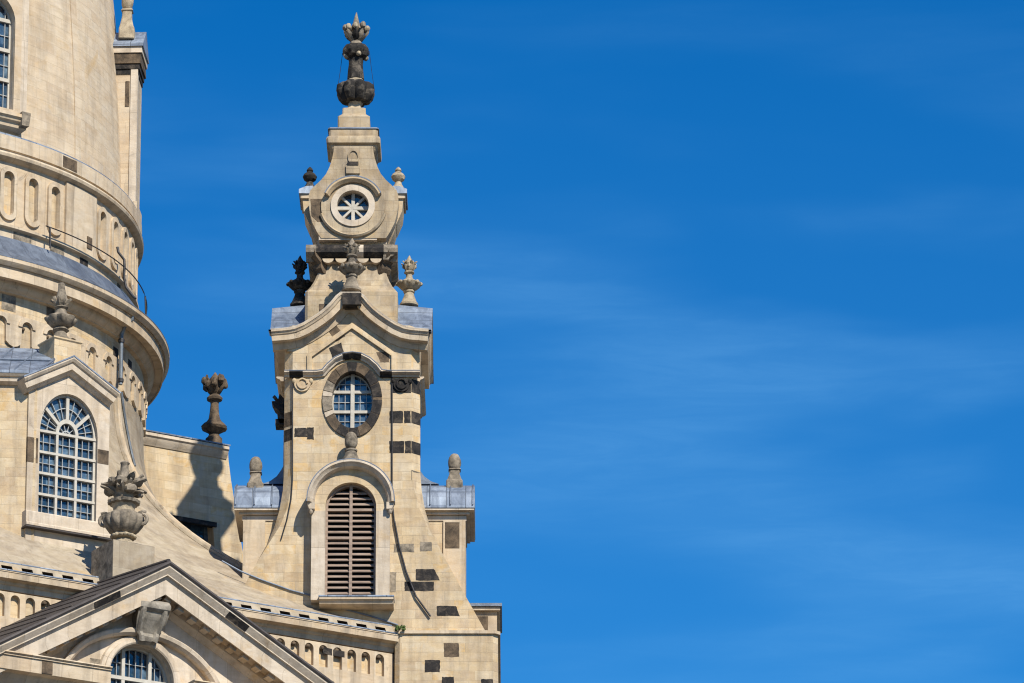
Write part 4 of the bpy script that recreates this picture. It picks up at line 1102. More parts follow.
# plain masses of the other three fronts
bod = MB()
pp_ = []
for k in range(4):
    for off in (-1, 1):
        c0 = TH + R(90 * k); lat = 14.5
        n_ = (NFR - 1.6)
        q = Vector((math.sin(c0), -math.cos(c0))) * n_ + Vector((math.cos(c0), math.sin(c0))) * lat * off
        pp_.append((q.x, q.y))
bod.prism(pp_, 0, z_eave + .1, 'ashlar')
bod.build('core_wall', cb_)
# blue lead flashing where the stone roof dies against the tower
def froof(px, py):   # point of the stone roof under a pixel, found along the sight line
    d = ray(px, py); best = None
    for i in range(3000):
        Y = 170 + i * .02; q = Vector((0, 0, CZ)) + d * (Y / d.y); v = q - Vector((XD, YD, 0))
        r = math.hypot(v.x, v.y); ph = math.atan2(v.x, -v.y) % (2 * PI)
        t = max(0, min(1, ((r - r0) / max(.1, rb(ph) - r0)) if r > r0 else 0)) ** (1 / PWR)
        zr = zd + (zE - zd) * (0.86 * t + 0.14 * t * t)
        if r <= rb(ph) and q.z <= zr: return v
    return None
ls2 = MB()
flash_px = [(222, 561), (240, 571), (262, 580), (290, 590), (318, 597.5), (330, 601), (334, 606), (352, 611), (372, 616.5), (398, 625)]
FL = [tp(a, b, -3.0) for a, b in flash_px]
ls2.tube([(FL[i][0], -3.0, FL[i][1]) for i in range(len(FL))], 0.04, 'leadseam')
fo = ls2.build('lead_flashing', loc=(XT, YT, 0)); tag(fo, 'pale blue lead flashing strip stepping down across the foot of the tower', 'flashing')
ms = MB()
mx, mz = tp(400, 632, -3.6)
for i in range(14): ms.ball((mx + random.uniform(-.2, .2), -3.65 + random.uniform(-.1, .1), mz + .08 + random.uniform(0, .16)), .06, .06, .06, 'moss', 7, 5, .3)
for i in range(14): ms.leaf((mx, -3.65, mz + .1), random.uniform(0, 6.3), random.uniform(.15, .28), .05, random.uniform(.1, .6), .8, 'moss', .01)
mo = ms.build('weed_tuft', loc=(XT, YT, 0)); tag(mo, 'tiny green weed growing in the corner between eave and tower', 'plant')

# ================================================================== PEDIMENT BAY in front
NP = NFR + 6.5
PF = front_frame(NP)
pd = thing('portal_gable', 'triangular pediment with dark metal edge over an arched window at the bottom', 'pediment', tuple(PF.o), TH)
def pp2(px, py, yl=0): return PF.p(px, py, yl)
apx, apz = pp2(170, 561.5)
lx, lz = pp2(0, 641); rx, rz = pp2(335, 684)
sl_l = (apz - lz) / (apx - lx); sl_r = (apz - rz) / (rx - apx)
print('pediment slopes', sl_l, sl_r)
SLP = (sl_l + sl_r) / 2
EX = 12.5
path = [(apx - EX, apz - sl_l * EX), (apx, apz), (apx + EX, apz - sl_r * EX)]
rk = MB()
rprof = [(-.12, -.02), (-.2, -.02), (-.42, -.2), (-.46, -.2), (-.46, -.3), (-.54, -.33), (-.58, -.38), (-1.12, -.42), (-1.12, -.5), (-.95, -.52), (-.95, -1.25), (-1.15, -1.3), (-1.25, -1.45), (-1.36, -1.5), (-1.36, -2.7), (-.12, -2.7)]
rk.sweep(path, rprof, 'cream')
for (px0, px1) in ((92, 118), (232, 252)):          # darker stones let into the sima
    def on(px):
        best = None
        for i in range(2001):
            q = i / 2000; s_ = q * 2 * EX - EX
            z_ = apz - (sl_l * -s_ if s_ < 0 else sl_r * s_)
            X = PF.world(apx + s_, 0, z_)
            d = X - Vector((0, 0, CZ)); cz = d.y * math.cos(PITCH) + d.z * math.sin(PITCH); x_ = 512 + FPX * d.x / cz
            if best is None or abs(x_ - px) < best[0]: best = (abs(x_ - px), (apx + s_, z_))
        return best[1]
    rk.sweep([on(px0), on(px1)], [(-.2, -.01), (-.43, -.19), (-.45, -.19), (-.45, -.5), (-.2, -.5)], 'dark')
rko = rk.build('raking_cornice', pd)
for i in range(17):
    for sg, sl__ in ((-1, sl_l), (1, sl_r)):
        L = math.hypot(1, sl__); s_ = 0.75 + .68 * i
        if s_ > 11: continue
        c0 = (apx + sg * s_ / L, apz - sl__ * s_ / L); c1 = (apx + sg * (s_ + .30) / L, apz - sl__ * (s_ + .30) / L)
        nx, nz = (sl__ * sg / L, 1 / L)
        P_ = [(c0[0] - nx * .94, c0[1] - nz * .94), (c1[0] - nx * .94, c1[1] - nz * .94), (c1[0] - nx * 1.2, c1[1] - nz * 1.2), (c0[0] - nx * 1.2, c0[1] - nz * 1.2)]
        MB().plate(P_, [], -.66, -1.1, 'cream', back=True).build('mutule', rko)
dr = MB()
dr.sweep(path, [(-.125, 0.02), (-.06, 0.06), (0.02, 0.04), (0.05, -.1), (0.05, -.3), (-.12, -.3)], 'darklead')
RISE = 0.85
fr_ = [Vector((x, .1, z + .06)) for x, z in path]; bk_ = [Vector((x, 6.9, z + .06 + RISE)) for x, z in path]
lo2 = [p - Vector((0, 0, .25)) for p in fr_ + bk_]
dr.add(fr_ + bk_ + lo2, [(0, 1, 4, 3), (1, 2, 5, 4), (0, 3, 9, 6), (2, 8, 11, 5), (3, 4, 10, 9), (4, 5, 11, 10), (0, 6, 7, 1), (1, 7, 8, 2)], 'darklead')
for i in range(1, 12):
    for k in (0, 2):
        q = i / 11.5; a = fr_[1].lerp(fr_[k], q); b = bk_[1].lerp(bk_[k], q)
        dr.tube([a + Vector((0, -.05, .02)), b + Vector((0, 0, .02))], .018, 'darklead', 6)
dr.tube([fr_[1], bk_[1]], .09, 'darklead', 6)
dr.build('roof', pd)
ty = MB()
# window: centre on the bay's axis
wcx = pp2(139.5, 660, 1.55)[0]; wtop = pp2(139.5, 646, 1.55)[1]
wr = 28.5 / 23.0 / math.cos(TH); wzs = wtop - wr
zlow_t = wzs - 6
base_l = apz - sl_l * EX; base_r = apz - sl_r * EX
win = arch(wcx, wr, zlow_t + .5, wzs, n=24)
ty.plate([(apx - EX + .3, zlow_t), (apx + EX - .3, zlow_t), (apx + EX - .3, base_r - .7), (apx, apz - .9), (apx - EX + .3, base_l - .7)], [win], -1.55, -2.3, 'cream')
ty.plate([(apx - 1.2, 0), (apx + 1.2, 0), (apx + 1.2, .5), (apx - 1.2, .5)], [], -1.5, -2, 'trim')
ty.box(apx - EX + .3, apx + EX - .3, 2.3, 2.9, 0, zlow_t, 'ashlar')
for sg in (-1, 1): ty.box(*sorted((apx + sg * (EX - .31), apx + sg * (EX - .9))), 1.6, 6, 0, min(base_l, base_r) - .9, 'ashlar')
ty.plate([pp2(90, 658, 1.55), pp2(104, 660, 1.55), pp2(104, 668, 1.55), pp2(90, 666, 1.55)], [], -1.54, -1.6, 'grey')
ty.build('tympanum', pd, loc=(0, 0, 0))
av = MB()
Ra = wr + 0.02
pth = [(wcx - Ra, wzs - 3)] + arc(wcx, wzs, Ra, Ra, 180, 0, 30) + [(wcx + Ra, wzs - 3)]
av.sweep(pth, [(0, -1.5), (0.0, -1.3), (.06, -1.26), (.2, -1.3), (.22, -1.38), (.36, -1.4), (.4, -1.52), (.4, -1.6), (0, -1.6)], 'cream')
pth = arc(wcx, wzs - .95, 3.55, 2.75, 180, 0, 40)
av.sweep(pth, [(-.02, -1.6), (-.02, -1.3), (.08, -1.16), (.22, -1.12), (.27, -1.16), (.27, -1.6)], 'cream')
av.build('archivolt', pd, loc=(0, 0, 0))
aw = MB().plate(arch(wcx, wr + .05, zlow_t, wzs, n=24), [], -2.02, -2.1, 'glass').build('arched_window', pd, loc=(0, 0, 0))
mw_ = MB()
mw_.plate(win, [arch(wcx, wr - .1, zlow_t + .6, wzs, n=24)], -1.85, -2.0, 'white')
for q in (-.42, .42): mw_.bar((wcx + q * wr, zlow_t + .5), (wcx + q * wr, wzs + wr * .9), .15, -1.8, -2.0, 'white')
for i in range(5): mw_.bar((wcx - wr, wzs + .05 - i * 1.3), (wcx + wr, wzs + .05 - i * 1.3), .15, -1.79, -2.0, 'white')
for q in (-.78, -.6, -.2, 0, .2, .6, .78): mw_.bar((wcx + q * wr, zlow_t + .5), (wcx + q * wr, wzs + wr * math.sqrt(1 - q * q) - .03), .024, -1.9, -2.0, 'glazebar')
for i in range(8): mw_.bar((wcx - wr * .95, wzs + .7 - i * .65), (wcx + wr * .95, wzs + .7 - i * .65), .024, -1.905, -2.0, 'glazebar')
mw_.build('muntin', aw)
en = MB()
e0, ez = pp2(112, 668, .25); 
en.sweep([(apx - EX + .2, ez), (e0, ez)], [(0.05, -1.6), (0.05, -.2), (0, -.18), (-.05, -.26), (-.1, -.26), (-.1, -.32), (-.66, -.36), (-.7, -.7), (-.9, -.85), (-1.1, -1.0), (-1.1, -1.6)], 'trim')
x0_, x1_ = pp2(42.5, 660, .3)[0], pp2(53, 660, .3)[0]
en.plate([(x0_, ez - .64), (x1_, ez - .64), (x1_, ez - .12), (x0_, ez - .12)], [], -.31, -.6, 'brown')
en.sweep([(2 * wcx - e0, ez), (apx + EX - .2, ez)], [(0.05, -1.6), (0.05, -.2), (0, -.18), (-.05, -.26), (-.1, -.26), (-.1, -.32), (-.66, -.36), (-.7, -.7), (-.9, -.85), (-1.1, -1.0), (-1.1, -1.6)], 'trim')
en.build('entablature', pd)
ks = MB()
kx = wcx + .15; kz1 = pp2(150, 603, 1.0)[1]; kz0 = pp2(150, 643, 1.0)[1]
hh = kz1 - kz0
pk = [(-1.5, 0), (-1.28, -.02), (-1.1, .1), (-1.02, .3), (-1.1, .5), (-1.0, .72), (-.78, 1.0), (-.6, 1.3), (-.55, 1.55), (-.68, 1.8), (-.9, 1.93), (-1.6, 1.95)]
pk = [(d, z * hh / 1.95) for d, z in pk]
n_ = len(pk)
def kw(z):
    q = z / hh
    return .36 + .34 * min(1, q / .55) if q < .55 else .70 - .08 * (q - .55) / .45
vs_ = [(kx - kw(z), -d, kz0 + z) for d, z in pk] + [(kx + kw(z), -d, kz0 + z) for d, z in pk]
ks.add(vs_, [tuple(range(n_)), tuple(range(2 * n_ - 1, n_ - 1, -1))] + [(i, (i + 1) % n_, n_ + (i + 1) % n_, n_ + i) for i in range(n_)], 'keygrey')
for q in (-.5, .5):                              # rounded cheeks
    ks.tube([(kx + q * kw(z) / .7, -d - .03, kz0 + z) for d, z in pk[2:-1]], .12, 'keygrey', 6)
ks.tube([(kx - .66, .64, kz1 - .26), (kx + .66, .64, kz1 - .26)], .26, 'keygrey', 12)
ks.build('keystone', pd)

# ================================================================== DORMER above it
ND = 18.4
DF = front_frame(ND)
dr_ = thing('roof_dormer', 'gabled stone dormer with tall arched white-barred window beside the drum', 'dormer', tuple(DF.o), TH)
def dp2(px, py, yl=0): return DF.p(px, py, yl)
dl, dr2 = dp2(27.5, 450)[0], dp2(109, 450)[0]
dcx = (dl + dr2) / 2
dw_ = MB()
wcx2 = dp2(67.5, 450, .1)[0]; whw = (dp2(97, 470, .3)[0] - dp2(39, 470, .3)[0]) / 2
dzb = dp2(67, 519, .1)[1]; dzs = dp2(67, 434.5, .1)[1]
gax, gaz = dp2(74, 357, -.5)
gl, gr_ = dp2(24, 377, -.5), dp2(120, 394, -.5)
dsl = (gaz - (gl[1] + gr_[1]) / 2) / ((gr_[0] - gl[0]) / 2)
wz = gaz - .25
zdb = dp2(67, 545)[1] - 4
hx = max(dr2 - gax, gax - dl)
wrz = dp2(67, 394.5, .1)[1] - dp2(67, 434.5, .1)[1]; kz_ = wrz / whw
wo_ = arch(wcx2, whw, dzb, dzs, wrz, n=24)
dw_.plate([(dl, zdb), (dr2, zdb), (dr2, wz - dsl * (dr2 - gax) - .1), (gax, wz - .1), (dl, wz - dsl * (gax - dl) - .1)], [wo_], 0, -.5, 'cream')
for sg, x_ in ((-1, dl), (1, dr2)): dw_.box(*sorted((x_ + .003 * sg, x_ - sg * .5)), .02, 9, zdb, wz - dsl * abs(x_ - gax) - .12, 'ashlar')
sd = lambda a, b, c, d: [dp2(a, d), dp2(b, d), dp2(b, c), dp2(a, c)]
for (a, b, c, d) in ((27.6, 38, 436.5, 461.5), (97.5, 108.6, 449, 463)):
    x0_, z0_ = dp2(a, (c + d) / 2); x1_, _ = dp2(b, (c + d) / 2); hz = (dp2(a, c)[1] - dp2(a, d)[1]) / 2
    x1_ = min(x1_, dr2 - .01); x0_ = max(x0_, dl + .0)
    dw_.plate([(x0_ - (.01 if a < 50 else 0), z0_ - hz), (x1_, z0_ - hz), (x1_, z0_ + hz), (x0_ - (.01 if a < 50 else 0), z0_ + hz)], [], .012, -.4 if a < 50 else -.2, 'brown')
dw_.build('wall', dr_)
dk = MB()
g_l = (gax - (gax - gl[0]), gaz - dsl * (gax - gl[0])); g_r = (gr_[0], gaz - dsl * (gr_[0] - gax))
dprof = [(0, .52), (-.06, .52), (-.16, .44), (-.18, .38), (-.2, .36), (-.44, .34), (-.46, .22), (-.56, .12), (-.6, .04), (-.6, -.3), (0, -.3)]
dk.sweep([g_l, (gax, gaz), g_r], dprof, 'cream')
# level cornice returning along the left flank wall
dk.build('raking_cornice', dr_)
rdf = MB()
rdf.sweep([(g_l[0], g_l[1]), (gax, gaz), (g_r[0], g_r[1])], [(0.004, .54), (0.07, .54), (0.09, .3), (0.09, -9), (-.5, -9), (0.004, -.3)], 'lead')
rdf.build('roof', dr_)
wi = MB().plate(arch(wcx2, whw + .03, dzb - .02, dzs, wrz + .03, n=24), [], -.36, -.4, 'glass').build('arched_window', dr_)
wm = MB()
wm.plate(wo_, [arch(wcx2, whw - .1, dzb + .1, dzs, wrz - .1, n=24)], -.2, -.35, 'white')
s3 = whw / 3 * 1.0
for q in (-1, 1): wm.bar((wcx2 + q * s3, dzb), (wcx2 + q * s3, dzs), .115, -.17, -.35, 'white')
rows = [dzs - (dzs - dzb) * k / 4 for k in range(5)]
for z_ in rows: wm.bar((wcx2 - whw, z_), (wcx2 + whw, z_), .11, -.16, -.35, 'white')
ri = s3 + .02
wm.plate(arc(wcx2, dzs, ri + .06, (ri + .06) * kz_, 0, 180, 20) + arc(wcx2, dzs, ri - .08, (ri - .08) * kz_, 180, 0, 20), [], -.165, -.35, 'white')
for a in (38, 90, 142): wm.bar((wcx2 + ri * math.cos(R(a)), dzs + kz_ * ri * math.sin(R(a))), (wcx2 + whw * math.cos(R(a)), dzs + kz_ * whw * math.sin(R(a))), .14, -.168, -.35, 'white')
th_ = .024
for q in (-2.33, -1.67, -.5, -.17, .17, .5, 1.67, 2.33) if False else (-2.36, -1.68, -.34, .34, 1.68, 2.36):
    wm.bar((wcx2 + q * s3, dzb + .1), (wcx2 + q * s3, dzs), th_, -.25, -.35, 'glazebar')
for k in range(4):
    for j in (1,):
        z_ = rows[k] - (rows[k] - rows[k + 1]) * j / 2
        wm.bar((wcx2 - whw, z_), (wcx2 + whw, z_), th_, -.255, -.35, 'glazebar')
for rr2 in (ri + (whw - ri) * .5,):
    wm.plate(arc(wcx2, dzs, rr2 + .014, (rr2 + .014) * kz_, 0, 180, 24) + arc(wcx2, dzs, rr2 - .014, (rr2 - .014) * kz_, 180, 0, 24), [], -.25, -.35, 'glazebar')
for a in (13, 25.5, 55, 73, 107, 125, 154, 167): wm.bar((wcx2 + ri * math.cos(R(a)), dzs + kz_ * ri * math.sin(R(a))), (wcx2 + whw * math.cos(R(a)), dzs + kz_ * whw * math.sin(R(a))), th_, -.252, -.35, 'glazebar')
for a in (36, 72, 108, 144): wm.bar((wcx2, dzs), (wcx2 + ri * math.cos(R(a)), dzs + kz_ * ri * math.sin(R(a))), th_, -.253, -.35, 'glazebar')
wm.plate(arc(wcx2, dzs, .22, .22, 0, 180, 12) + arc(wcx2, dzs, .17, .17, 180, 0, 12), [], -.252, -.35, 'glazebar')
wm.build('muntin', wi)
si = MB()
si.sweep([(dl - .1, dzb), (dr2 + .06, dzb)], [(0, -.3), (0.0, .2), (-.05, .24), (-.5, .24), (-.56, .3), (-.66, .3), (-.68, -.3)], 'cream')
si.plate([(dl - .12, dzb - .69), (dr2 + .06, dzb - .69), (dr2 + .06, dzb - .75), (dl - .12, dzb - .75)], [], .32, -.3, 'darklead')
si.build('sill', dr_)
# plain wing left of the dormer
LF = Frame(DF.world(dl, 0, 0).x, DF.world(dl, 0, 0).y + .12, R(4))
lwg = thing('roof_house', 'plain ashlar wall under a low seamed lead roof at the picture edge', 'roof house', tuple(LF.o), R(4))
def lp(px, py, yl=0): return LF.p(px, py, yl)
lx1 = lp(30, 400)[0]; zc_ = lp(10, 380)[1]
w_ = MB(); w_.box(lx1 - 8, lx1 + .3, 0, 6, zdb - 3, zc_ + .2, 'ashlar'); w_.build('wall', lwg)
MB().sweep([(lx1 - 8, lp(10, 371, -.4)[1]), (lx1 + .2, lp(10, 371, -.4)[1])], [(0, .42), (-.1, .42), (-.2, .34), (-.22, .26), (-.4, .24), (-.5, .08), (-.5, -.3), (0, -.3)], 'cream').build('cornice', lwg)
rl = MB(); z0_ = lp(10, 370, -.42)[1]; z1_ = lp(10, 348, 3.6)[1]
P0 = [Vector((lx1 - 8, -.44, z0_)), Vector((lx1 + .35, -.44, z0_)), Vector((lx1 + 1.5, 3.6, z1_)), Vector((lx1 - 8, 3.6, z1_))]
rl.add(P0 + [p - Vector((0, 0, .12)) for p in P0], [(0, 1, 2, 3), (7, 6, 5, 4), (0, 4, 5, 1), (1, 5, 6, 2), (2, 6, 7, 3), (3, 7, 4, 0)], 'lead')
for k in range(9):
    t_ = k / 8
    a = P0[0].lerp(P0[1], t_); b = P0[3].lerp(P0[2], t_); up = Vector((0, 0, .07)); w2 = Vector((.035, 0, 0))
    rl.add([a - w2, a + w2, a + up, b - w2, b + w2, b + up], [(0, 2, 5, 3), (1, 4, 5, 2), (0, 1, 2), (3, 5, 4)], 'leadseam')
a, b = P0[0].lerp(P0[3], .42), P0[1].lerp(P0[2], .42)
rl.tube([a + Vector((0, 0, .05)), b + Vector((0, 0, .05))], .05, 'leadseam')
rl.build('roof', lwg)

# ================================================================== SIDE DORMER behind the drum
ESx = Vector((math.cos(TH), math.sin(TH), 0))
q = D.o + ESx * 18.9 + NF * 2.6
SF = Frame(q.x, q.y, TH)
sdm = thing('side_dormer', 'swept sandstone side wall with flat lead top carrying a big shadow', 'dormer', tuple(SF.o), TH)
def sp2(px, py, yl=0): return SF.p(px, py, yl)
pts = [(120, 600), (252, 600), (247, 575), (243, 553), (239, 530), (235, 505), (231, 480), (228.5, 460), (228, 450), (120, 430.5)]
so = [sp2(*p_) for p_ in pts]
win2 = [sp2(*p_) for p_ in ((176, 559), (216, 566), (213, 524), (174, 517.5))]
sw_ = MB(); sw_.plate(so, [win2], 0, -5.2, 'ashlar', back=True)
sw_.plate([sp2(*p_) for p_ in ((172, 520), (216, 527.5), (216, 523), (172, 515.5))], [], .1, -.2, 'dark')
sw_.build('wall', sdm)
MB().plate(win2, [], -.6, -.7, 'glass').build('window', sdm)
cs = MB()
ctop = [sp2(110, 432, -.3), sp2(229, 454, -.3)]
zt_c = (ctop[0][1] + ctop[1][1]) / 2
cs.sweep([(ctop[0][0], zt_c), (ctop[1][0], zt_c)], [(0.42, .05), (.36, .32), (.2, .34), (.14, .26), (.02, .22), (-.12, .1), (-.2, .05), (-.2, -5.4), (.42, -5.4)], 'cream')
cs.build('cornice', sdm)
MB().sweep([(ctop[0][0], zt_c), (ctop[1][0] + .05, zt_c)], [(0.425, .04), (.38, .36), (.44, .37), (.62, -.5), (.75, -2.6), (.62, -5), (.42, -5)], 'lead').build('roof', sdm)
fb = MB()
for i in range(9):
    a = sp2(196 + i * 7, 556 + i * 2.6, -.2); 
    fb.box(a[0] - .2, a[0] + .18, -.35 - .05 * (i % 2), .1, a[1] - 1.3, a[1] + .1 * (i % 3), 'lead')
fb.build('flashing', sdm)

# ================================================================== URNS AND FINIALS
KX, KZ = 1 / 22.4, 1 / 21.0
def place(px, py, Y): return W(px, py, Y)
def lobed(n, amp, zlo, zhi): return lambda a, r, z: 1 + (amp * (abs(math.sin(n * a / 2)) - .6) if zlo < z < zhi else 0)
def urn(name, label, loc, mats, scale=1.0, rz=0.0, group='leafy stone urns on the roofs', base_h=.55, leaves=8):
    """square or round foot, lobed bowl, leafy flame"""
    t = thing(name, label, 'urn', loc, rz, group)
    mb, ml = mats
    s = scale
    f = MB().lathe([(.44 * s, 0), (.44 * s, .1 * s), (.38 * s, .16 * s), (.26 * s, .46 * s), (.22 * s, .62 * s), (.27 * s, .66 * s), (.27 * s, .74 * s), (.2 * s, .78 * s)], mb, 20)
    f.build('foot', t)
    b = MB().lathe([(.2 * s, .76 * s), (.36 * s, .84 * s), (.5 * s, .98 * s), (.56 * s, 1.1 * s), (.46 * s, 1.18 * s), (.3 * s, 1.24 * s), (.2 * s, 1.32 * s), (.15 * s, 1.42 * s), (.15 * s, 1.56 * s), (.24 * s, 1.62 * s), (.24 * s, 1.68 * s), (.14 * s, 1.74 * s)], mb, 40, mod=lobed(8, .16, .8 * s, 1.2 * s))
    for k in range(8): b.ball((.53 * s * math.sin(k * PI / 4), -.53 * s * math.cos(k * PI / 4), 1.08 * s), .11 * s, .11 * s, .1 * s, mb, 8, 6)
    b.build('bowl', t)
    fl_ = MB().lathe([(.1 * s, 1.7 * s), (.22 * s, 1.82 * s), (.25 * s, 1.98 * s), (.17 * s, 2.2 * s), (.07 * s, 2.38 * s), (0.02 * s, 2.48 * s)], ml, 14)
    for k in range(leaves):
        a = k * 2 * PI / leaves
        fl_.leaf((.1 * s * math.sin(a), -.1 * s * math.cos(a), 1.72 * s), a, .42 * s, .22 * s, .8, -.7, ml, .05 * s)
        fl_.leaf((.16 * s * math.sin(a + .4), -.16 * s * math.cos(a + .4), 1.92 * s), a + .4, .34 * s, .15 * s, .45, .1 + .8 * (k % 2), ml, .04 * s)
        fl_.ball((.27 * s * math.sin(a), -.27 * s * math.cos(a), (1.95 + .12 * (k % 2)) * s), .07 * s, .07 * s, .1 * s, ml, 7, 5, .2)
    fl_.build('flame', t)
    return t
ridge_z = max(z for u, z in ogs)
urn('stone_urn', 'black sooty urn on the shaded shoulder of the tower roof', (XT - 2.38, YT, ridge_z - .1), ('blackurn', 'blackurn'), .96)
urn('stone_urn', 'pale tan urn on the sunlit shoulder of the tower roof', (XT + 2.52, YT, ridge_z - .1), ('tanurn', 'tanurn'), .96)
u_, z_ = T.p(351.5, 291.5, -3.1)
urn('stone_urn', 'grey urn on the peak of the curved gable casting a shadow', (XT + u_, YT - 3.1, max(zr0 - .02, z_)), ('grey', 'grey'), 1.0)
urn('stone_urn', 'black urn hidden on the rear gable of the tower', (XT, YT + 3.1, zr0), ('blackurn', 'blackurn')) if False else None
# small finials on the lantern flanks
def small_finial(label, x, m):
    t = thing('small_finial', label, 'finial', (XT + x, YT, T.z(352, 187.5, -.4)), 0, 'small knobbed finials on the lantern')
    MB().lathe([(.34, 0), (.3, .1), (.17, .3), (.14, .42)], m, 14).build('foot', t)
    MB().lathe([(.14, .42), (.28, .52), (.33, .66), (.26, .78), (.12, .9), (.16, .96), (.12, 1.04), (.03, 1.14)], m, 16).build('knob', t)
small_finial('small black knob finial beside the lantern over the black urn', -1.98, 'blackurn')
small_finial('small pale knob finial beside the lantern over the tan urn', 2.0, 'tanurn')
# great finial on the tower top
tf_z = T.z(352, 105, 0)
gf = thing('crowning_finial', 'tall black crowning finial with lobed bowl and leafy flame on the tower top', 'finial', (XT + .05, YT, tf_z))
def H_(py): return T.z(352, py, 0) - tf_z
MB().lathe([(.22, -.2), (.3, .0), (.38, .12)], 'tanurn', 16).build('foot', gf)
bo_ = MB().lathe([(.3, H_(104)), (.6, H_(102.5)), (.76, H_(98)), (.84, H_(93)), (.82, H_(87.5)), (.64, H_(84.5)), (.42, H_(84))], 'blackurn', 64, mod=lobed(8, .22, -1, 3))
bo_.build('bowl', gf)
MB().lathe([(.4, H_(84.5)), (.4, H_(82)), (.34, H_(80)), (.3, H_(79.5))], 'tanurn', 24).build('collar', gf)
MB().lathe([(.38, H_(80)), (.35, H_(72)), (.32, H_(65)), (.33, H_(60)), (.36, H_(57))], 'blackurn', 24, mod=lobed(8, .1, -5, 9)).build('shaft', gf)
cpb = MB().lathe([(.34, H_(59)), (.5, H_(57)), (.6, H_(53)), (.58, H_(50)), (.46, H_(46.5)), (.3, H_(45.5))], 'blackurn', 48, mod=lobed(8, .1, -5, 9))
for k in range(4): cpb.ball((.46 * math.sin(k * PI / 2 + .3), -.46 * math.cos(k * PI / 2 + .3), H_(57)), .13, .13, .13, 'tanurn', 8, 6)
cpb.build('capital', gf)
ff_ = MB().lathe([(.28, H_(46)), (.26, H_(43)), (.2, H_(40)), (.22, H_(34)), (.24, H_(28)), (.15, H_(23)), (.12, H_(21)), (.08, H_(17)), (.02, H_(12.5))], 'grey', 16)
for k in range(9):
    a = k * 2 * PI / 9
    ff_.leaf((.12 * math.sin(a), -.12 * math.cos(a), H_(42)), a, .66, .34, 1.0, -.95 if k % 2 else -.6, 'grey' if k % 3 else 'blackurn', .06)
    ff_.leaf((.1 * math.sin(a + .3), -.1 * math.cos(a + .3), H_(37)), a + .3, .5, .26, .6, -.4, 'grey' if k % 2 else 'brown', .05)
    ff_.ball((.5 * math.sin(a), -.5 * math.cos(a), H_(30) + .08 * (k % 2)), .13, .13, .17, 'grey' if k % 2 else 'tanurn', 8, 6)
ff_.build('flame', gf)
gw_ = MB()
for a in (80, 260): 
    x_ = math.sin(R(a)); y_ = -math.cos(R(a))
    gw_.tube([(x_ * .62, y_ * .62, H_(52)), (x_ * .72, y_ * .72, H_(70)), (x_ * .84, y_ * .84, H_(88))], .012, 'iron', 5)
gw_.build('stay_wire', gf)

# egg finials
def egg(label, px, py, Y, h_px, m='grey', sq=True):
    b = place(px, py, Y)
    t = thing('egg_finial', label, 'finial', b, 0, 'egg-shaped stone finials')
    H = h_px * KZ
    f = MB()
    if sq: f.square([(.36, -.35), (.36, .06 * H), (.31, .12 * H), (.22, .3 * H), (.22, .42 * H), (.27, .44 * H), (.25, .47 * H)], m, ch=.05)
    else: f.lathe([(.4, -.1), (.4, .08 * H), (.3, .22 * H), (.24, .34 * H), (.28, .36 * H), (.28, .41 * H), (.2, .43 * H)], m, 16)
    f.build('foot', t)
    e = MB()
    z0 = .42 * H; z1 = H
    e.lathe([(max(.02, .285 * math.sin(PI * i / 12) ** .85 * (1 + .06 * math.cos(PI * i / 12))), z0 + (z1 - z0) * (1 - math.cos(PI * i / 12)) / 2) for i in range(13)], m, 20)
    e.build('egg', t)
    return t
egg('grey egg finial on the lead roof of the shaded flank beside the tower', 255.5, 487.5, YT - 1.6, 30, 'grey')
egg('grey egg finial on the lead roof of the sunlit flank beside the tower', 454.5, 484.5, YT - 1.6, 30, 'grey')
egg('grey egg finial above the hood of the louvred arch', 351, 462.5, YT - 3.55, 29.5, 'grey', sq=False)
egg('pale ball finial high on the dome bay at the top edge', 127, 33.5, YD - 1.2, 52, 'tanurn')

# leafy urn on the side dormer
b = sp2(213, 445, -.0)
su = thing('stone_urn', 'slender dark brown urn alone on the flat dormer top against the sky', 'urn', SF.world(sp2(214, 441, .8)[0], .8, zt_c + .58), 0, 'leafy stone urns on the roofs')
su.location.z += .34
k_ = 1 / 21.0
MB().lathe([(.4, -.3), (.4, .1), (.3, 4 * k_), (.24, 7 * k_)], 'brown', 20).build('foot', su)
MB().lathe([(.22, 7 * k_), (.34, 9 * k_), (.56, 11.5 * k_), (.62, 14 * k_), (.5, 17 * k_), (.36, 19.5 * k_), (.27, 23 * k_), (.22, 30 * k_), (.19, 38 * k_), (.22, 41 * k_), (.36, 42.5 * k_), (.38, 45 * k_), (.26, 47.5 * k_), (.16, 49 * k_)], 'brown', 36, mod=lobed(8, .1, 8 * k_, 20 * k_)).build('bowl', su)
f = MB().lathe([(.14, 48 * k_), (.3, 53 * k_), (.36, 58 * k_), (.28, 64 * k_), (.12, 69 * k_), (.03, 72 * k_)], 'brown', 14)
for k in range(11): f.leaf((.14 * math.sin(k * 2 * PI / 11), -.14 * math.cos(k * 2 * PI / 11), (49 + 4 * (k % 2)) * k_), k * 2 * PI / 11, .8, .36, .85 - .15 * (k % 2), -.85 + .12 * (k % 3), 'brown', .06)
for k in range(9): f.ball((.5 * math.sin(k * 2 * PI / 9), -.5 * math.cos(k * 2 * PI / 9), (58 + 5 * (k % 2)) * k_), .16, .16, .2, 'brown', 8, 6, .1)
f.build('flame', su)
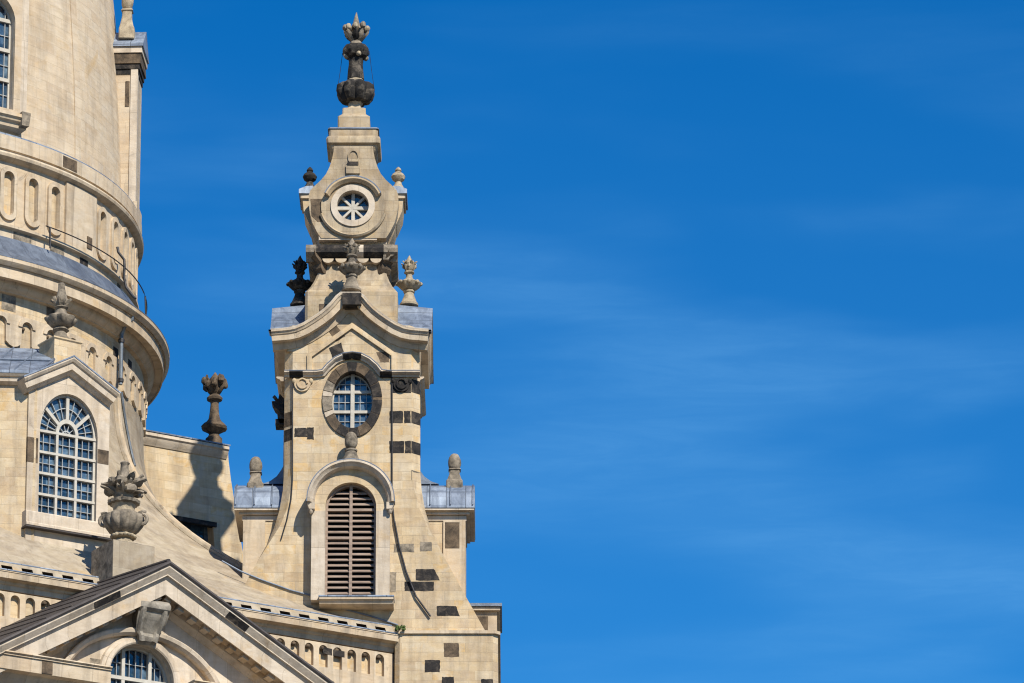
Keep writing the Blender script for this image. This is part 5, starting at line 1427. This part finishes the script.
# urn at the ridge of the dormer roof
ub = DF.world(gax - .05, 1.9, 0); zub = DF.p(60, 352, 1.9)[1]; xub = DF.p(60, 352, 1.9)[0]
ped = thing('stone_urn', 'grey urn on a square pedestal behind the dormer gable against the drum', 'urn', DF.world(xub, 1.9, zub), R(35), 'leafy stone urns on the roofs')
MB().square([(.66, -1.6), (.66, .28), (.72, .34), (.72, .4)], 'ashlar').build('pedestal', ped)
def urn_parts(t, zo, s, mb, ml):
    MB().lathe([(.46 * s, zo), (.46 * s, zo + .12 * s), (.3 * s, zo + .2 * s), (.22 * s, zo + .42 * s), (.32 * s, zo + .52 * s), (.26 * s, zo + .6 * s)], mb, 20).build('foot', t)
    b = MB().lathe([(.22 * s, zo + .6 * s), (.4 * s, zo + .7 * s), (.58 * s, zo + .9 * s), (.6 * s, zo + .98 * s), (.4 * s, zo + 1.08 * s), (.24 * s, zo + 1.18 * s), (.2 * s, zo + 1.34 * s), (.28 * s, zo + 1.42 * s), (.16 * s, zo + 1.5 * s)], mb, 40, mod=lobed(8, .18, zo + .65 * s, zo + 1.1 * s))
    b.build('bowl', t)
    f = MB().lathe([(.14 * s, zo + 1.46 * s), (.24 * s, zo + 1.6 * s), (.22 * s, zo + 1.85 * s), (.14 * s, zo + 2.1 * s), (.12 * s, zo + 2.3 * s), (.13 * s, zo + 2.38 * s), (.05 * s, zo + 2.46 * s)], ml, 14)
    for k in range(8): f.leaf((0.1 * s * math.sin(k * PI / 4), -.1 * s * math.cos(k * PI / 4), zo + 1.5 * s), k * PI / 4, .4 * s, .2 * s, .75, -.4 + .5 * (k % 2), ml, .06 * s)
    f.build('flame', t)
urn_parts(ped, .4, 1.14, 'grey', 'grey')
# great flower urn above the pediment
GF = front_frame(NFR - .2)
gx, gz = GF.p(122.5, 576, 0)
gu = thing('flower_urn', 'large grey flower urn with scroll handles on a square block above the pediment', 'urn', GF.world(gx, 0, gz), R(-8), 'leafy stone urns on the roofs')
hb = 25 * KZ
pm = MB(); pm.square([(.98, -1.0), (.98, hb), (.9, hb + .03)], 'grey'); pm.plate([(-.97, -.9), (.97, -.9), (.97, hb - .02), (-.97, hb - .02)], [], .99, .9, 'flare')  # sunward face plated in lighter stone, its brightness put into the colour
pm.v = [Matrix.Rotation(R(40), 4, 'Z') @ v for v in pm.v]
pm.build('pedestal', gu)
def uz(py): return hb + (542 - py) * KZ
MB().lathe([(.58, uz(542)), (.58, uz(540)), (.4, uz(535)), (.3, uz(533)), (.46, uz(532)), (.5, uz(530)), (.44, uz(528.5))], 'tanurn', 28).build('foot', gu)
gb = MB().lathe([(.4, uz(529)), (.62, uz(526)), (.8, uz(521)), (.86, uz(516)), (.82, uz(512)), (.66, uz(510)), (.5, uz(508))], 'grey', 72, mod=lobed(12, .12, uz(528), uz(510)))
for k in range(18): gb.ball((.49 * math.sin(k * PI / 9), -.49 * math.cos(k * PI / 9), uz(531)), .09, .09, .08, 'tanurn', 8, 6)
gb.build('bowl', gu)
MB().lathe([(.5, uz(510)), (.44, uz(507)), (.46, uz(504)), (.56, uz(501))], 'tanurn', 28).build('collar', gu)
rm = MB().lathe([(.5, uz(502)), (.66, uz(500.5)), (.68, uz(498)), (.5, uz(496.5))], 'grey', 36, mod=lobed(14, .12, -9, 99))
rm.build('rim', gu)
for sg in (-1, 1):
    MB().tube([(sg * (.8 + .16 * math.sin(t_ * .55)), -.05, uz(512) - .12 * t_ * .8 + .1) for t_ in range(0, 2)] + [(sg * (.82 + .2 * math.cos(R(a)) * (1 - a / 700)), -.05, uz(515) + .22 * math.sin(R(a)) * (1 - a / 700)) for a in range(90, -330, -30)], .085, 'grey', 8).build('handle', gu)
fw_ = MB().lathe([(.35, uz(497)), (.5, uz(490)), (.46, uz(480)), (.26, uz(474)), (.18, uz(470)), (.16, uz(464)), (.2, uz(462.5)), (.12, uz(460.5)), (.03, uz(459.8))], 'grey', 20)
random.seed(3)
for k in range(22):
    a = k * 2 * PI / 22 * 3 + random.uniform(-.2, .2)
    fw_.leaf((.25 * math.sin(a), -.25 * math.cos(a), uz(495) + .25 * (k % 3)), a, random.uniform(.6, .95), random.uniform(.34, .5), random.uniform(.5, .9), random.uniform(-.2, 1.6), 'grey', .08)
for k in range(9):
    a = k * 2 * PI / 9; fw_.ball((.6 * math.sin(a), -.6 * math.cos(a), uz(482 + 7 * (k % 2))), .25, .25, .2, 'grey', 9, 7, .12)
fw_.build('flowers', gu)

# black winged carving jutting from the shaded corner of the tower
wc = MB()
def wq(px, py): return T.p(px, py, -1.5)
wc.plate([wq(*p_) for p_ in ((288, 426), (280, 426), (278, 421), (284, 417), (275, 410), (272, 404), (278, 404), (280, 396.5), (285, 402), (288, 410))][::-1], [], 1.9, 1.1, 'blackurn', back=True)
x_, z_ = wq(283, 412); wc.ball((x_, -1.5, z_), .3, .45, .5, 'blackurn', 12, 8, .15)
x_, z_ = wq(281, 403); wc.leaf((x_, -1.5, z_ - .3), R(-80), .7, .4, .3, .5, 'blackurn', .08)
x_, z_ = wq(287, 424); wc.box(x_ - .5, x_ + .3, -1.9, -1.1, z_ - .15, z_ + .1, 'blackurn')
wco = wc.build('winged_carving', loc=(XT, YT, 0)); tag(wco, 'small black winged carving jutting from the shaded edge of the tower', 'carving')
